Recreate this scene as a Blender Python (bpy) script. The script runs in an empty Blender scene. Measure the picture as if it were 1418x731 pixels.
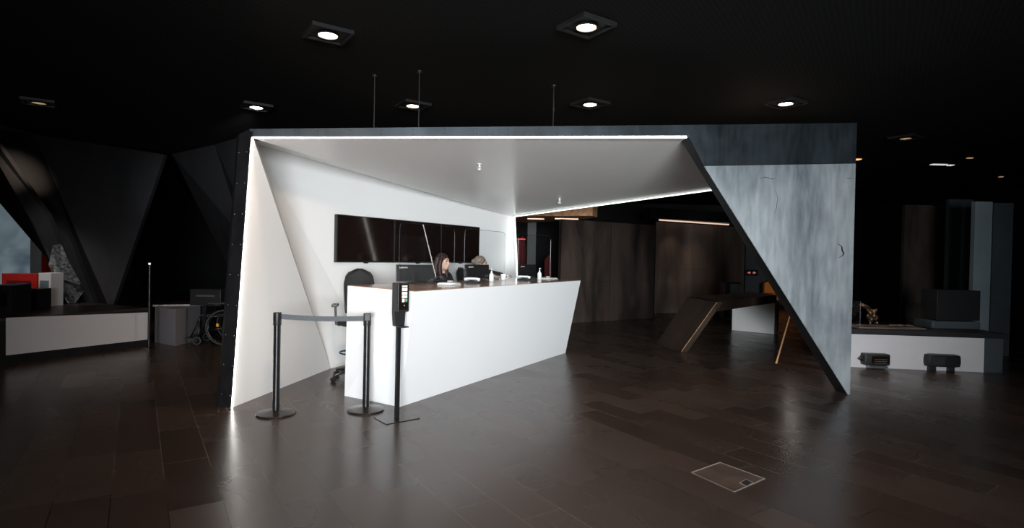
import bpy, bmesh, math, random
from mathutils import Vector, Matrix, Euler
random.seed(7)
S = bpy.context.scene
COL = S.collection
PI = math.pi

# ------------------------------------------------------------------ camera
CH = 1.52; FPX = 780.0; W, H = 1418, 731
pitch = math.atan(9.8/780); roll = math.atan(0.0206)
_f = Vector((0, math.cos(pitch), -math.sin(pitch)))
_r0 = Vector((1, 0, 0)); _u0 = Vector((0, math.sin(pitch), math.cos(pitch)))
_r = _r0*math.cos(roll) + _u0*math.sin(roll)
_u = -_r0*math.sin(roll) + _u0*math.cos(roll)
CAM = Vector((0, 0, CH))
cd = bpy.data.cameras.new('camera'); cam = bpy.data.objects.new('camera', cd); COL.objects.link(cam)
cd.sensor_width = 36; cd.lens = FPX/W*36; cd.clip_end = 200
cam.matrix_world = Matrix(((_r.x, _u.x, -_f.x, 0), (_r.y, _u.y, -_f.y, 0), (_r.z, _u.z, -_f.z, CH), (0, 0, 0, 1)))
S.camera = cam

def ray(px, py): return _f + _r*((px-W/2)/FPX) - _u*((py-H/2)/FPX)
def F(px, py, z=0.0):                      # point of the horizontal plane z seen at a photo position
    d = ray(px, py); return CAM + d*((z-CH)/d.z)
def D(px, py, y):                          # point at distance y
    d = ray(px, py); return CAM + d*(y/d.y)
def PL(px, py, a, b, off=0.0):             # point of the vertical plane through a and b
    n = Vector((-(b.y-a.y), b.x-a.x, 0)).normalized()
    if n.y < 0: n = -n
    d = ray(px, py); t = (n.dot(a-CAM)+off)/n.dot(d); return CAM + d*t
def V(x, y, z=0.0): return Vector((x, y, z))

# ------------------------------------------------------------------ materials
def newmat(name):
    m = bpy.data.materials.new(name); m.use_nodes = True
    nt = m.node_tree; b = nt.nodes['Principled BSDF']; return m, nt, b
def N(nt, t, **k):
    n = nt.nodes.new(t)
    for a, v in k.items(): setattr(n, a, v)
    return n
def mat(name, col, rough=0.5, metal=0.0, noise=0.0, scale=8, bump=0.0, stretch=(1, 1, 1), spec=0.5, coat=0.0):
    m, nt, b = newmat(name)
    b.inputs['Roughness'].default_value = rough; b.inputs['Metallic'].default_value = metal
    b.inputs['Specular IOR Level'].default_value = spec
    if coat: b.inputs['Coat Weight'].default_value = coat; b.inputs['Coat Roughness'].default_value = 0.08
    tc = N(nt, 'ShaderNodeTexCoord'); mp = N(nt, 'ShaderNodeMapping'); mp.inputs['Scale'].default_value = stretch
    nz = N(nt, 'ShaderNodeTexNoise'); nz.inputs['Scale'].default_value = scale; nz.inputs['Detail'].default_value = 5
    nt.links.new(tc.outputs['Object'], mp.inputs[0]); nt.links.new(mp.outputs[0], nz.inputs['Vector'])
    rp = N(nt, 'ShaderNodeValToRGB')
    lo = [max(0, c*(1-noise)) for c in col]; hi = [min(1, c*(1+noise)) for c in col]
    rp.color_ramp.elements[0].position = .3; rp.color_ramp.elements[1].position = .7
    rp.color_ramp.elements[0].color = (*lo, 1); rp.color_ramp.elements[1].color = (*hi, 1)
    nt.links.new(nz.outputs['Fac'], rp.inputs[0]); nt.links.new(rp.outputs[0], b.inputs['Base Color'])
    if bump:
        bp = N(nt, 'ShaderNodeBump'); bp.inputs['Strength'].default_value = bump; bp.inputs['Distance'].default_value = .01
        nt.links.new(nz.outputs['Fac'], bp.inputs['Height']); nt.links.new(bp.outputs[0], b.inputs['Normal'])
    return m
def emis(name, col, strength):
    m, nt, b = newmat(name)
    b.inputs['Base Color'].default_value = (*col, 1)
    b.inputs['Emission Color'].default_value = (*col, 1); b.inputs['Emission Strength'].default_value = strength
    return m
def glassmat(name, tint=(1, 1, 1), ior=1.45, rough=0.0, gloss=1.0):
    # thin clear sheet: mostly see-through with a real Fresnel reflection
    m, nt, b = newmat(name); nt.nodes.remove(b); out = nt.nodes['Material Output']
    tr = N(nt, 'ShaderNodeBsdfTransparent'); tr.inputs[0].default_value = (*tint, 1)
    gl = N(nt, 'ShaderNodeBsdfGlossy'); gl.inputs['Roughness'].default_value = rough
    gl.inputs[0].default_value = (gloss, gloss, gloss, 1)
    fr = N(nt, 'ShaderNodeFresnel'); fr.inputs['IOR'].default_value = ior
    mx = N(nt, 'ShaderNodeMixShader')
    ge = N(nt, 'ShaderNodeNewGeometry'); inv = N(nt, 'ShaderNodeMath', operation='SUBTRACT'); inv.inputs[0].default_value = 1
    nt.links.new(ge.outputs['Backfacing'], inv.inputs[1]); mu = N(nt, 'ShaderNodeMath', operation='MULTIPLY')
    nt.links.new(fr.outputs[0], mu.inputs[0]); nt.links.new(inv.outputs[0], mu.inputs[1])
    nt.links.new(mu.outputs[0], mx.inputs[0]); nt.links.new(tr.outputs[0], mx.inputs[1]); nt.links.new(gl.outputs[0], mx.inputs[2])
    nt.links.new(mx.outputs[0], out.inputs[0]); return m

def steel_mat(name, dark, light, rough, seed, contrast=(.35, .65), metal=.75, fine=.12, vs=(1.5, 1.5, .4)):
    m, nt, b = newmat(name)
    tc = N(nt, 'ShaderNodeTexCoord'); mp = N(nt, 'ShaderNodeMapping')
    mp.inputs['Scale'].default_value = vs; mp.inputs['Location'].default_value = (seed, seed*2, 0)
    n1 = N(nt, 'ShaderNodeTexNoise'); n1.inputs['Scale'].default_value = 1.0; n1.inputs['Detail'].default_value = 4; n1.inputs['Distortion'].default_value = .5
    mp2 = N(nt, 'ShaderNodeMapping'); mp2.inputs['Scale'].default_value = (6, 6, 1.2)
    n2 = N(nt, 'ShaderNodeTexNoise'); n2.inputs['Scale'].default_value = 3; n2.inputs['Detail'].default_value = 8
    nt.links.new(tc.outputs['Object'], mp.inputs[0]); nt.links.new(mp.outputs[0], n1.inputs['Vector'])
    nt.links.new(tc.outputs['Object'], mp2.inputs[0]); nt.links.new(mp2.outputs[0], n2.inputs['Vector'])
    mix = N(nt, 'ShaderNodeMath', operation='MULTIPLY_ADD'); mix.inputs[1].default_value = fine
    nt.links.new(n2.outputs['Fac'], mix.inputs[0])
    sc = N(nt, 'ShaderNodeMath', operation='MULTIPLY'); sc.inputs[1].default_value = 1-fine
    nt.links.new(n1.outputs['Fac'], sc.inputs[0]); nt.links.new(sc.outputs[0], mix.inputs[2])
    rp = N(nt, 'ShaderNodeValToRGB'); rp.color_ramp.elements[0].position = contrast[0]; rp.color_ramp.elements[1].position = contrast[1]
    rp.color_ramp.elements[0].color = (*dark, 1); rp.color_ramp.elements[1].color = (*light, 1)
    nt.links.new(mix.outputs[0], rp.inputs[0]); nt.links.new(rp.outputs[0], b.inputs['Base Color'])
    b.inputs['Metallic'].default_value = metal
    rr = N(nt, 'ShaderNodeMapRange'); rr.inputs['To Min'].default_value = rough-.08; rr.inputs['To Max'].default_value = rough+.1
    nt.links.new(n2.outputs['Fac'], rr.inputs['Value']); nt.links.new(rr.outputs[0], b.inputs['Roughness'])
    return m

def floor_mat():
    m, nt, b = newmat('stone_plank_floor')
    L = nt.links.new
    g = N(nt, 'ShaderNodeNewGeometry'); sp = N(nt, 'ShaderNodeSeparateXYZ'); L(g.outputs['Position'], sp.inputs[0])
    def M(op, a, c=None, d=None):
        n = N(nt, 'ShaderNodeMath', operation=op)
        for i, v in enumerate((a, c, d)):
            if v is None: continue
            if isinstance(v, (int, float)): n.inputs[i].default_value = v
            else: L(v, n.inputs[i])
        return n.outputs[0]
    x, y = sp.outputs['X'], sp.outputs['Y']
    w = M('ADD', M('MULTIPLY', x, .832), M('MULTIPLY', y, .554))
    l = M('ADD', M('MULTIPLY', x, -.554), M('MULTIPLY', y, .832))
    rw = M('DIVIDE', M('SUBTRACT', w, .166), .284)
    row = M('FLOOR', rw); fw = M('FRACT', rw)
    wn = N(nt, 'ShaderNodeTexWhiteNoise', noise_dimensions='1D'); L(row, wn.inputs['W'])
    lc = M('ADD', M('DIVIDE', l, .86), wn.outputs['Value'])
    colm = M('FLOOR', lc); fl = M('FRACT', lc)
    cv = N(nt, 'ShaderNodeCombineXYZ'); L(row, cv.inputs[0]); L(colm, cv.inputs[1])
    wt = N(nt, 'ShaderNodeTexWhiteNoise', noise_dimensions='2D'); L(cv.outputs[0], wt.inputs['Vector'])
    dw = M('MULTIPLY', M('MINIMUM', fw, M('SUBTRACT', 1, fw)), .284)
    dl = M('MULTIPLY', M('MINIMUM', fl, M('SUBTRACT', 1, fl)), .86)
    dmin = M('MINIMUM', dw, dl)
    seam = M('LESS_THAN', dmin, .0028)
    tone = N(nt, 'ShaderNodeValToRGB')
    tone.color_ramp.elements[0].color = (.031, .020, .0155, 1); tone.color_ramp.elements[1].color = (.064, .044, .035, 1)
    ns = N(nt, 'ShaderNodeTexNoise'); ns.inputs['Scale'].default_value = 1.1; ns.inputs['Detail'].default_value = 6; ns.inputs['Distortion'].default_value = .9
    off = N(nt, 'ShaderNodeVectorMath', operation='MULTIPLY_ADD')
    L(wt.outputs['Color'], off.inputs[0]); off.inputs[1].default_value = (9, 9, 9); L(g.outputs['Position'], off.inputs[2])
    L(off.outputs[0], ns.inputs['Vector'])
    tv = M('ADD', M('MULTIPLY', wt.outputs['Value'], .6), M('MULTIPLY', ns.outputs['Fac'], .4)); L(tv, tone.inputs[0])
    mx = N(nt, 'ShaderNodeMix', data_type='RGBA'); L(seam, mx.inputs['Factor']); L(tone.outputs[0], mx.inputs['A'])
    lw = N(nt, 'ShaderNodeTexNoise'); lw.inputs['Scale'].default_value = .5; L(g.outputs['Position'], lw.inputs['Vector'])
    sr = N(nt, 'ShaderNodeValToRGB'); sr.color_ramp.elements[0].position = .42; sr.color_ramp.elements[1].position = .55
    sr.color_ramp.elements[0].color = (.012, .008, .007, 1); sr.color_ramp.elements[1].color = (.12, .095, .08, 1)
    L(lw.outputs['Fac'], sr.inputs[0]); L(sr.outputs[0], mx.inputs['B']); L(mx.outputs['Result'], b.inputs['Base Color'])
    fn = N(nt, 'ShaderNodeTexNoise'); fn.inputs['Scale'].default_value = 60; fn.inputs['Detail'].default_value = 4; L(g.outputs['Position'], fn.inputs['Vector'])
    rg = M('ADD', M('MULTIPLY', ns.outputs['Fac'], .16), M('ADD', .17, M('MULTIPLY', wt.outputs['Value'], .05))); L(rg, b.inputs['Roughness'])
    bp = N(nt, 'ShaderNodeBump'); bp.inputs['Strength'].default_value = .06; bp.inputs['Distance'].default_value = .003
    hh = M('SUBTRACT', M('MULTIPLY', fn.outputs['Fac'], .35), M('MULTIPLY', seam, .6)); L(hh, bp.inputs['Height']); L(bp.outputs[0], b.inputs['Normal'])
    b.inputs['Specular IOR Level'].default_value = .45
    return m
def ceiling_mat():
    m, nt, b = newmat('black_mesh_ceiling')
    L = nt.links.new
    g = N(nt, 'ShaderNodeNewGeometry'); mp = N(nt, 'ShaderNodeMapping'); mp.inputs['Rotation'].default_value = (0, 0, math.radians(33.7))
    mp.inputs['Scale'].default_value = (1, 1, 1)
    L(g.outputs['Position'], mp.inputs[0])
    sp = N(nt, 'ShaderNodeSeparateXYZ'); L(mp.outputs[0], sp.inputs[0])
    def M(op, a, c=None):
        n = N(nt, 'ShaderNodeMath', operation=op)
        for i, v in enumerate((a, c)):
            if v is None: continue
            if isinstance(v, (int, float)): n.inputs[i].default_value = v
            else: L(v, n.inputs[i])
        return n.outputs[0]
    sx = M('SINE', M('MULTIPLY', sp.outputs['X'], 2*PI/.045)); sy = M('SINE', M('MULTIPLY', sp.outputs['Y'], 2*PI/.045))
    v = M('ADD', sx, sy); hole = M('GREATER_THAN', v, .2)
    mx = N(nt, 'ShaderNodeMix', data_type='RGBA'); L(hole, mx.inputs['Factor'])
    mx.inputs['A'].default_value = (.009, .0088, .009, 1); mx.inputs['B'].default_value = (.003, .003, .003, 1)
    L(mx.outputs['Result'], b.inputs['Base Color']); b.inputs['Roughness'].default_value = .8; b.inputs['Specular IOR Level'].default_value = .15
    return m

MT = {}
MT['floor'] = floor_mat(); MT['ceiling'] = ceiling_mat()
MT['blackwall'] = mat('black_plaster', (.006, .006, .007), .8, noise=.3, scale=2)
MT['white'] = mat('white_lacquer', (.80, .80, .79), .42, noise=.015, scale=1.5)
MT['white_ceiling'] = mat('white_satin_board', (.86, .84, .82), .30, noise=.02, scale=1.2)
MT['counterwhite'] = mat('white_solid_surface', (.84, .85, .86), .38, noise=.01, scale=1)
MT['countertop'] = mat('brown_gloss_top', (.34, .23, .175), .14, noise=.15, scale=3, spec=.8)
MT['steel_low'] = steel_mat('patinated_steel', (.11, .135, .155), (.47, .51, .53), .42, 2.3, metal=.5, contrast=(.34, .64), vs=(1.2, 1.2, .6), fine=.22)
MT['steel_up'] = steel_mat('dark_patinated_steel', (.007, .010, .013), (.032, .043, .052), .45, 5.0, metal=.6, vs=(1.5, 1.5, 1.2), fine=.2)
MT['steel_black'] = mat('blackened_steel', (.018, .018, .02), .45, .4, noise=.3, scale=4)
MT['steel_art'] = steel_mat('brushed_blackened_steel', (.042, .042, .045), (.075, .075, .08), .38, 3.0, metal=.65, contrast=(.2, .8))
MT['wallwood'] = steel_mat('dark_brown_steel_cladding', (.018, .013, .011), (.065, .046, .038), .5, 9.0, contrast=(.4, .62), metal=.2)
MT['wallwood2'] = steel_mat('brown_steel_cladding', (.10, .075, .062), (.24, .18, .15), .5, 12.0, contrast=(.35, .65), metal=.2)
MT['darkwood'] = steel_mat('dark_brown_plate', (.035, .023, .018), (.075, .052, .042), .33, 4.0, metal=.2)
MT['led'] = emis('led_diffuser', (1.0, .96, .92), 16.0); MT['led_soft'] = emis('led_soft_diffuser', (.95, 1.0, .96), 1.8); MT['led_fin'] = emis('led_fin_diffuser', (1.0, .93, .86), 8.0)
MT['lamp'] = emis('lamp_lens', (1.0, .80, .58), 28.0)
MT['lamp_dim'] = emis('dim_lamp_lens', (1.0, .66, .36), .35); MT['tiny'] = emis('white_lamp_lens', (.8, .85, .9), .8); MT['amber'] = emis('amber_lamp_lens', (1, .5, .15), 1.5)
MT['black'] = mat('black_plastic', (.012, .012, .013), .4, noise=.1)
MT['blackgloss'] = mat('black_screen_glass', (.010, .006, .005), .06, noise=.1, spec=.7)  # faint brown tint stands for the hall reflected in the wall screens
MT['blackmetal'] = mat('black_powder_coat', (.012, .012, .013), .28, .3, noise=.1, spec=.7)
MT['basemetal'] = mat('dark_base_metal', (.05, .043, .04), .25, .7, noise=.1)
MT['greymetal'] = mat('grey_metal', (.25, .26, .27), .3, .8, noise=.1)
MT['belt'] = mat('grey_webbing', (.075, .085, .095), .75, noise=.2, scale=60, bump=.3)
MT['acrylic'] = glassmat('clear_acrylic', (.985, .99, .99), 1.49)
MT['acrylic_edge'] = glassmat('acrylic_polished_edge', (.75, .75, .75), 1.5, .3, .6)
MT['glass'] = glassmat('clear_glass', (.93, .95, .95), 1.5)
MT['skin'] = mat('skin', (.62, .38, .29), .5, noise=.05, scale=20)
MT['hair_brown'] = mat('auburn_hair', (.022, .008, .006), .55, noise=.5, scale=30, stretch=(6, 6, .6), bump=.4)
MT['hair_grey'] = mat('ash_blonde_hair', (.19, .15, .115), .5, noise=.5, scale=30, stretch=(6, 6, .6), bump=.4)
MT['blackcloth'] = mat('black_cloth', (.008, .008, .009), .85, noise=.2, scale=40)
MT['eye'] = mat('dark_eye', (.03, .02, .015), .2)
MT['lip'] = mat('lip', (.42, .13, .11), .4)
MT['paper'] = mat('white_paper', (.75, .75, .74), .7, noise=.02)
MT['whiteplastic'] = mat('white_plastic', (.72, .73, .73), .35, noise=.02)
MT['red'] = mat('red_lacquer', (.50, .025, .02), .4, noise=.1)
MT['redcloth'] = mat('red_cloth', (.14, .005, .005), .7, noise=.3)
MT['orangewood'] = mat('orange_upholstery', (.75, .25, .035), .5, noise=.1)
MT['soffit'] = mat('oak_veneer', (.30, .16, .08), .5, noise=.45, scale=5, stretch=(1, 5, 5))
MT['benchdim'] = mat('dimmed_white_bench_front', (.17, .16, .17), .5, noise=.02)  # white front in weaker light, its dimness put into the colour
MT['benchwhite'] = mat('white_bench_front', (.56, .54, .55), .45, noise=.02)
MT['grout'] = mat('brushed_aluminium', (.55, .50, .46), .35, .6, noise=.1)
MT['plank'] = mat('hatch_stone', (.075, .052, .042), .35, noise=.25, scale=5)
MT['mesh'] = mat('black_mesh_fabric', (.014, .014, .014), .8, noise=.5, scale=120, bump=.4)
MT['pillar'] = mat('blue_grey_panel', (.19, .235, .26), .6, noise=.15, scale=2)
MT['pillar_dark'] = mat('dark_blue_grey_panel', (.045, .056, .065), .6, noise=.15, scale=2)
MT['column_grey'] = mat('dark_grey_column_paint', (.018, .020, .021), .6, noise=.1)
MT['orange_reflector'] = mat('orange_reflector', (.9, .35, .03), .3)
MT['tyre'] = mat('grey_tyre', (.03, .03, .028), .7)
MT['logo'] = mat('silver_lettering', (.85, .78, .74), .5)
MT['green'] = mat('green_print', (.03, .5, .12), .5)
MT['redprint'] = mat('red_print', (.7, .05, .05), .5)

# ------------------------------------------------------------------ mesh helpers
class MB:
    def __init__(s): s.b = bmesh.new()
    def poly(s, pts):
        return s.b.faces.new([s.b.verts.new(p) for p in pts])
    def slab(s, pts, off):                      # polygon given thickness
        off = Vector(off); a = [s.b.verts.new(Vector(p)) for p in pts]; c = [s.b.verts.new(Vector(p)+off) for p in pts]
        s.b.faces.new(a); s.b.faces.new(c[::-1]); n = len(pts)
        for i in range(n): s.b.faces.new((a[i], c[i], c[(i+1) % n], a[(i+1) % n]))
        return s
    def box(s, c, d, rz=0, rx=0, ry=0, bev=0.0):
        m = Matrix.Translation(Vector(c)) @ Euler((rx, ry, rz)).to_matrix().to_4x4() @ Matrix.Diagonal((d[0], d[1], d[2], 1))
        g = bmesh.ops.create_cube(s.b, size=1, matrix=m)
        if bev:
            es = {e for v in g['verts'] for e in v.link_edges}
            bmesh.ops.bevel(s.b, geom=list(es), offset=bev, segments=2, affect='EDGES', profile=.7)
        return s
    def tube(s, pts, r, n=10, close=False):
        pts = [Vector(p) for p in pts]; k = len(pts); rs = r if isinstance(r, (list, tuple)) else [r]*k
        rings = []; ref = None
        for i, p in enumerate(pts):
            if close: t = (pts[(i+1) % k]-pts[i-1])
            else: t = (pts[min(i+1, k-1)]-pts[max(i-1, 0)])
            t.normalize()
            if ref is None or abs(ref.dot(t)) > .98: ref = Vector((0, 0, 1)) if abs(t.z) < .9 else Vector((1, 0, 0))
            a = (ref - t*ref.dot(t)).normalized(); ref = a; c = t.cross(a)
            rings.append([s.b.verts.new(p + (a*math.cos(2*PI*j/n)+c*math.sin(2*PI*j/n))*rs[i]) for j in range(n)])
        for i in range(k if close else k-1):
            A, B_ = rings[i], rings[(i+1) % k]
            for j in range(n): s.b.faces.new((A[j], A[(j+1) % n], B_[(j+1) % n], B_[j]))
        if not close: s.b.faces.new(rings[0][::-1]); s.b.faces.new(rings[-1])
        return s
    def lathe(s, prof, c=(0, 0, 0), n=28):      # profile of (radius, z)
        c = Vector(c); rings = []
        for (r, z) in prof:
            r = max(r, .0004); rings.append([s.b.verts.new(c+Vector((r*math.cos(2*PI*j/n), r*math.sin(2*PI*j/n), z))) for j in range(n)])
        for A, B_ in zip(rings, rings[1:]):
            for j in range(n): s.b.faces.new((A[j], A[(j+1) % n], B_[(j+1) % n], B_[j]))
        s.b.faces.new(rings[0][::-1]); s.b.faces.new(rings[-1]); return s
    def ell(s, c, r, rot=(0, 0, 0), u=20, v=14):
        m = Matrix.Translation(Vector(c)) @ Euler(rot).to_matrix().to_4x4() @ Matrix.Diagonal((r[0], r[1], r[2], 1))
        bmesh.ops.create_uvsphere(s.b, u_segments=u, v_segments=v, radius=1, matrix=m); return s
    def torus(s, c, R, r, axis='z', n=32, k=8, a0=0, a1=2*PI):
        pts = []; full = abs(a1-a0-2*PI) < 1e-3; m = n if full else n+1
        for i in range(m):
            a = a0+(a1-a0)*i/n; p = (R*math.cos(a), R*math.sin(a))
            v = {'z': (p[0], p[1], 0), 'y': (p[0], 0, p[1]), 'x': (0, p[0], p[1])}[axis]; pts.append(Vector(c)+Vector(v))
        return s.tube(pts, r, k, close=full)
    def build(s, name, m, parent=None, smooth=False, world=False, bevel=0):
        bmesh.ops.recalc_face_normals(s.b, faces=s.b.faces[:])
        me = bpy.data.meshes.new(name)
        if world and parent is not None: s.b.transform(parent.matrix_basis.inverted())
        s.b.to_mesh(me); s.b.free()
        o = bpy.data.objects.new(name, me); COL.objects.link(o); me.materials.append(MT[m] if isinstance(m, str) else m)
        if parent: o.parent = parent
        if smooth:
            for p in me.polygons: p.use_smooth = True
        if smooth == 'auto':
            me.set_sharp_from_angle(angle=math.radians(40))
        if bevel:
            md = o.modifiers.new('bevel', 'BEVEL'); md.width = bevel; md.segments = 2; md.limit_method = 'ANGLE'
        return o
def tag(o, label=None, cat=None, group=None, kind=None):
    if label: o['label'] = label
    if cat: o['category'] = cat
    if group: o['group'] = group
    if kind: o['kind'] = kind
    return o
def thing(name, label, cat, loc=(0, 0, 0), rz=0, group=None):
    o = bpy.data.objects.new(name, None); COL.objects.link(o); o.empty_display_size = .1
    o.location = Vector(loc); o.rotation_euler = (0, 0, rz)
    o.matrix_basis  # location and rotation are stored
    return tag(o, label, cat, group)
def struct(name, mb, m): return tag(mb.build(name, m), kind='structure')
def text(body, size, M4, m, parent, name='lettering', extrude=.0005):
    cu = bpy.data.curves.new(name, 'FONT'); cu.body = body; cu.size = size; cu.extrude = extrude
    t = bpy.data.objects.new(name, cu); COL.objects.link(t)
    dg = bpy.context.evaluated_depsgraph_get(); me = bpy.data.meshes.new_from_object(t.evaluated_get(dg))
    COL.objects.unlink(t); bpy.data.objects.remove(t)
    me.transform(M4); me.materials.clear(); me.materials.append(MT[m])
    o = bpy.data.objects.new(name, me); COL.objects.link(o); o.parent = parent; return o
def copy_tree(o, parent=None):
    c = o.copy(); COL.objects.link(c); c.parent = parent
    for ch in [x for x in list(COL.objects) if x.parent == o]: copy_tree(ch, c)
    return c
def spot(name, loc, target, power, angle, blend, col, radius=.05, parent=None):
    l = bpy.data.lights.new(name, 'SPOT'); l.energy = power; l.spot_size = math.radians(angle); l.spot_blend = blend
    l.color = col; l.shadow_soft_size = radius
    o = bpy.data.objects.new(name, l); COL.objects.link(o); o.location = Vector(loc)
    o.rotation_euler = (Vector(target)-Vector(loc)).to_track_quat('-Z', 'Y').to_euler(); return o

# ------------------------------------------------------------------ the room
HC = 3.6
X0, X1, Y0, Y1 = -14, 13, -6, 21
struct('floor', MB().box(((X0+X1)/2, (Y0+Y1)/2, -.1), (X1-X0, Y1-Y0, .2)), 'floor')
struct('ceiling', MB().box(((X0+X1)/2, (Y0+Y1)/2, HC+.1), (X1-X0, Y1-Y0, .2)), 'ceiling')
struct('wall_left', MB().box((X0-.1, (Y0+Y1)/2, HC/2), (.2, Y1-Y0, HC)), 'blackwall')
struct('wall_right', MB().box((X1+.1, (Y0+Y1)/2, HC/2), (.2, Y1-Y0, HC)), 'blackwall')
struct('wall_back', MB().box(((X0+X1)/2, Y1+.1, HC/2), (X1-X0, .2, HC)), 'blackwall')
# wall behind the camera with a long window
wf = MB()
wx0, wx1, wz0, wz1 = -1.0, 3.6, .5, 3.0
wf.box(((X0+wx0)/2, Y0-.1, HC/2), (wx0-X0, .2, HC)); wf.box(((X1+wx1)/2, Y0-.1, HC/2), (X1-wx1, .2, HC))
wf.box(((wx0+wx1)/2, Y0-.1, wz0/2), (wx1-wx0, .2, wz0)); wf.box(((wx0+wx1)/2, Y0-.1, (HC+wz1)/2), (wx1-wx0, .2, HC-wz1))
struct('wall_front', wf, 'blackwall')
wn = MB()
for i in range(4):
    x = wx0+(wx1-wx0)*i/3; wn.box((x, Y0-.05, (wz0+wz1)/2), (.06, .08, wz1-wz0))
for z in (wz0, wz1): wn.box(((wx0+wx1)/2, Y0-.05, z), (wx1-wx0+.06, .08, .06))
struct('window_1', wn, 'blackmetal')

# ------------------------------------------------------------------ reception booth
Bi = F(321, 565); Bo = F(303, 561); R = F(1176, 546.5)
fn = Vector((-(R.y-Bi.y), R.x-Bi.x, 0)).normalized()          # away from the camera
TH = .2
def FP(px, py, off=0.0): return PL(px, py, Bi, R, off)
Cc = F(458, 510); G = F(515, 497)
wd = Vector((.555, .832, 0)).normalized(); G2 = G + wd*3
def WP(px, py, off=0.0): return PL(px, py, G, G2, off)
wn_in = Vector((wd.y, -wd.x, 0))                               # towards the counter
A = FP(349.5, 190.5); FR = FP(951, 190, .02)
Dp = WP(357, 200)
BCt = WP(707.5, 299.5)
Wend = WP(694, 475); Wend.z = 0
Eend = F(720, 468)
RB = FP(990, 262, TH+.02)
FRb = FP(945.5, 196, TH+.02)
def plane_pt(px, py, a, b, c):
    n = (b-a).cross(c-a); d = ray(px, py); return CAM + d*(n.dot(a-CAM)/n.dot(d))

booth = thing('reception_booth', 'white faceted reception booth open to the front, framed in dark patinated steel plates', 'booth', (Bi.x, Bi.y, 0))
def bp_(mb, name, m, **k): return mb.build(name, m, booth, world=True, **k)
Ai = A + fn*.03; Bii = Bi + fn*.03
mb = MB(); mb.slab([Ai, Bii, Cc], (-.07, .02, 0)); mb.slab([Ai, Cc, Dp], (-.07, .02, 0)); bp_(mb, 'side_wall', 'white')
o_ = -wn_in*.08
mb = MB(); mb.slab([Dp, Cc, G], o_); mb.slab([Dp, G, Wend, BCt], o_); bp_(mb, 'back_wall', 'white')
mb = MB(); mb.slab([BCt, Wend, Eend, BCt+Vector((.06, -.08, -.0))], (.03, .04, 0)); bp_(mb, 'return_panel', 'white')
up = (0, 0, .055)
FRx = A.lerp(FRb, 1.13); RBx = plane_pt(1135, 242.3, A, FRb, BCt); RB = plane_pt(990, 262, A, FRb, BCt)
FRs = FR + fn*.0
mb = MB(); mb.slab([Ai, FRx, RBx, BCt], up); mb.slab([Ai, BCt, Dp], up)
mb.slab([A, FR, FRb, Ai], up)
can = bp_(mb, 'canopy_panel', 'white_ceiling')
# steel plates of the front
off = fn*TH
off = fn*.012; core_off = fn*(TH-.014)
TLo = FP(346, 178.5); TM = FP(1000, 172.5); TR = FP(1187, 170)
sA = FP(974.5, 229); sB = FP(1185.2, 225.5)
mb = MB(); mb.slab([FP(346.5, 190), TLo, TM, FP(1000, 172.6), FP(953, 187.5)], off); bp_(mb, 'steel_beam', 'steel_up')
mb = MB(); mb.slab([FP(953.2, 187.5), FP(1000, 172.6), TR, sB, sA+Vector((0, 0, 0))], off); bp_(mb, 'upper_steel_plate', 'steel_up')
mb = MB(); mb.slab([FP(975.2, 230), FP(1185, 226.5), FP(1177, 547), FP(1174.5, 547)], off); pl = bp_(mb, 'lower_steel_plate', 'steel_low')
mb = MB(); mb.slab([q+fn*.0125 for q in (FP(346.5, 190), TLo, TM, FP(1000, 172.6), FP(953, 187.5))], core_off)
mb.slab([q+fn*.0125 for q in (FP(953.2, 187.5), FP(1000, 172.6), TR, FP(1177, 547), FP(1174.5, 547))], core_off); bp_(mb, 'frame_core', 'steel_black')
def LP(px, py): return PL(px, py, Bo, Bi)
mb = MB(); mb.slab([Bo, Bi+(Bo-Bi).normalized()*.012, LP(347.3, 190), LP(346, 178.5), LP(331, 186)], Vector((-.07, .10, 0))); bp_(mb, 'steel_post', 'steel_black')
# rivets
rv = None
def rivet(p, m):
    global rv
    if rv is None:
        rv = {}
    if m not in rv:
        o = MB().ell((0, 0, 0), (.0055, .004, .0055), u=8, v=6).build('rivet', m, booth, smooth=True); rv[m] = o
    else:
        o = rv[m].copy(); COL.objects.link(o); o.parent = booth
    o.location = p-fn*.001-booth.location
for k in range(9):
    t = (k+.4)/9
    for s_ in (.14, .82):
        bot = Bo.lerp(Bi, s_); top = LP(331, 186).lerp(LP(346, 184), s_); rivet(bot.lerp(top, t), 'greymetal')
for k in range(14):
    for pv in (181, 186): rivet(FP(352+k*44, pv-(k*.35) if pv == 181 else pv-.1*k), 'steel_black')
# dark curved scratch mark on the lower plate
pts = [FP(1159+9*math.sin(PI*t/10*.9)+1.6*math.sin(t), 337+20*t/10, -.001) for t in range(11)]
mb = MB(); mb.tube(pts, [.001+.008*math.sin(PI*i/10) for i in range(11)], 6); mk = bp_(mb, 'scorch_mark', 'steel_black')
for pts_m in (((1171, 246.5), (1176, 247.5), (1183, 246)), ((1052, 247), (1060, 245), (1069, 248), (1075, 247)), ((1074, 262), (1077, 275), (1075, 288), (1072, 296))):
    mb = MB(); mb.tube([FP(a_, b_, .0005) for a_, b_ in pts_m], [.0015]+[.003]*(len(pts_m)-2)+[.001], 6); bp_(mb, 'scorch_mark', 'steel_black')
# LED strips
def strip(a, b, r, name='light_strip', m='led', w=None):
    mb = MB(); mb.tube([a, b], r, 6); return bp_(mb, name, m)
strip(Bi+Vector((.002, .0, .0)), A, .0078)
strip(A, FR, .0078)
c0 = BCt+Vector((.07, -.09, -.01))
strip(c0, Eend+Vector((0, -.02, .0)), .013, m='led_soft')
strip(c0, RBx+Vector((0, 0, -.012)), .010, m='led_soft')
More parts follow.
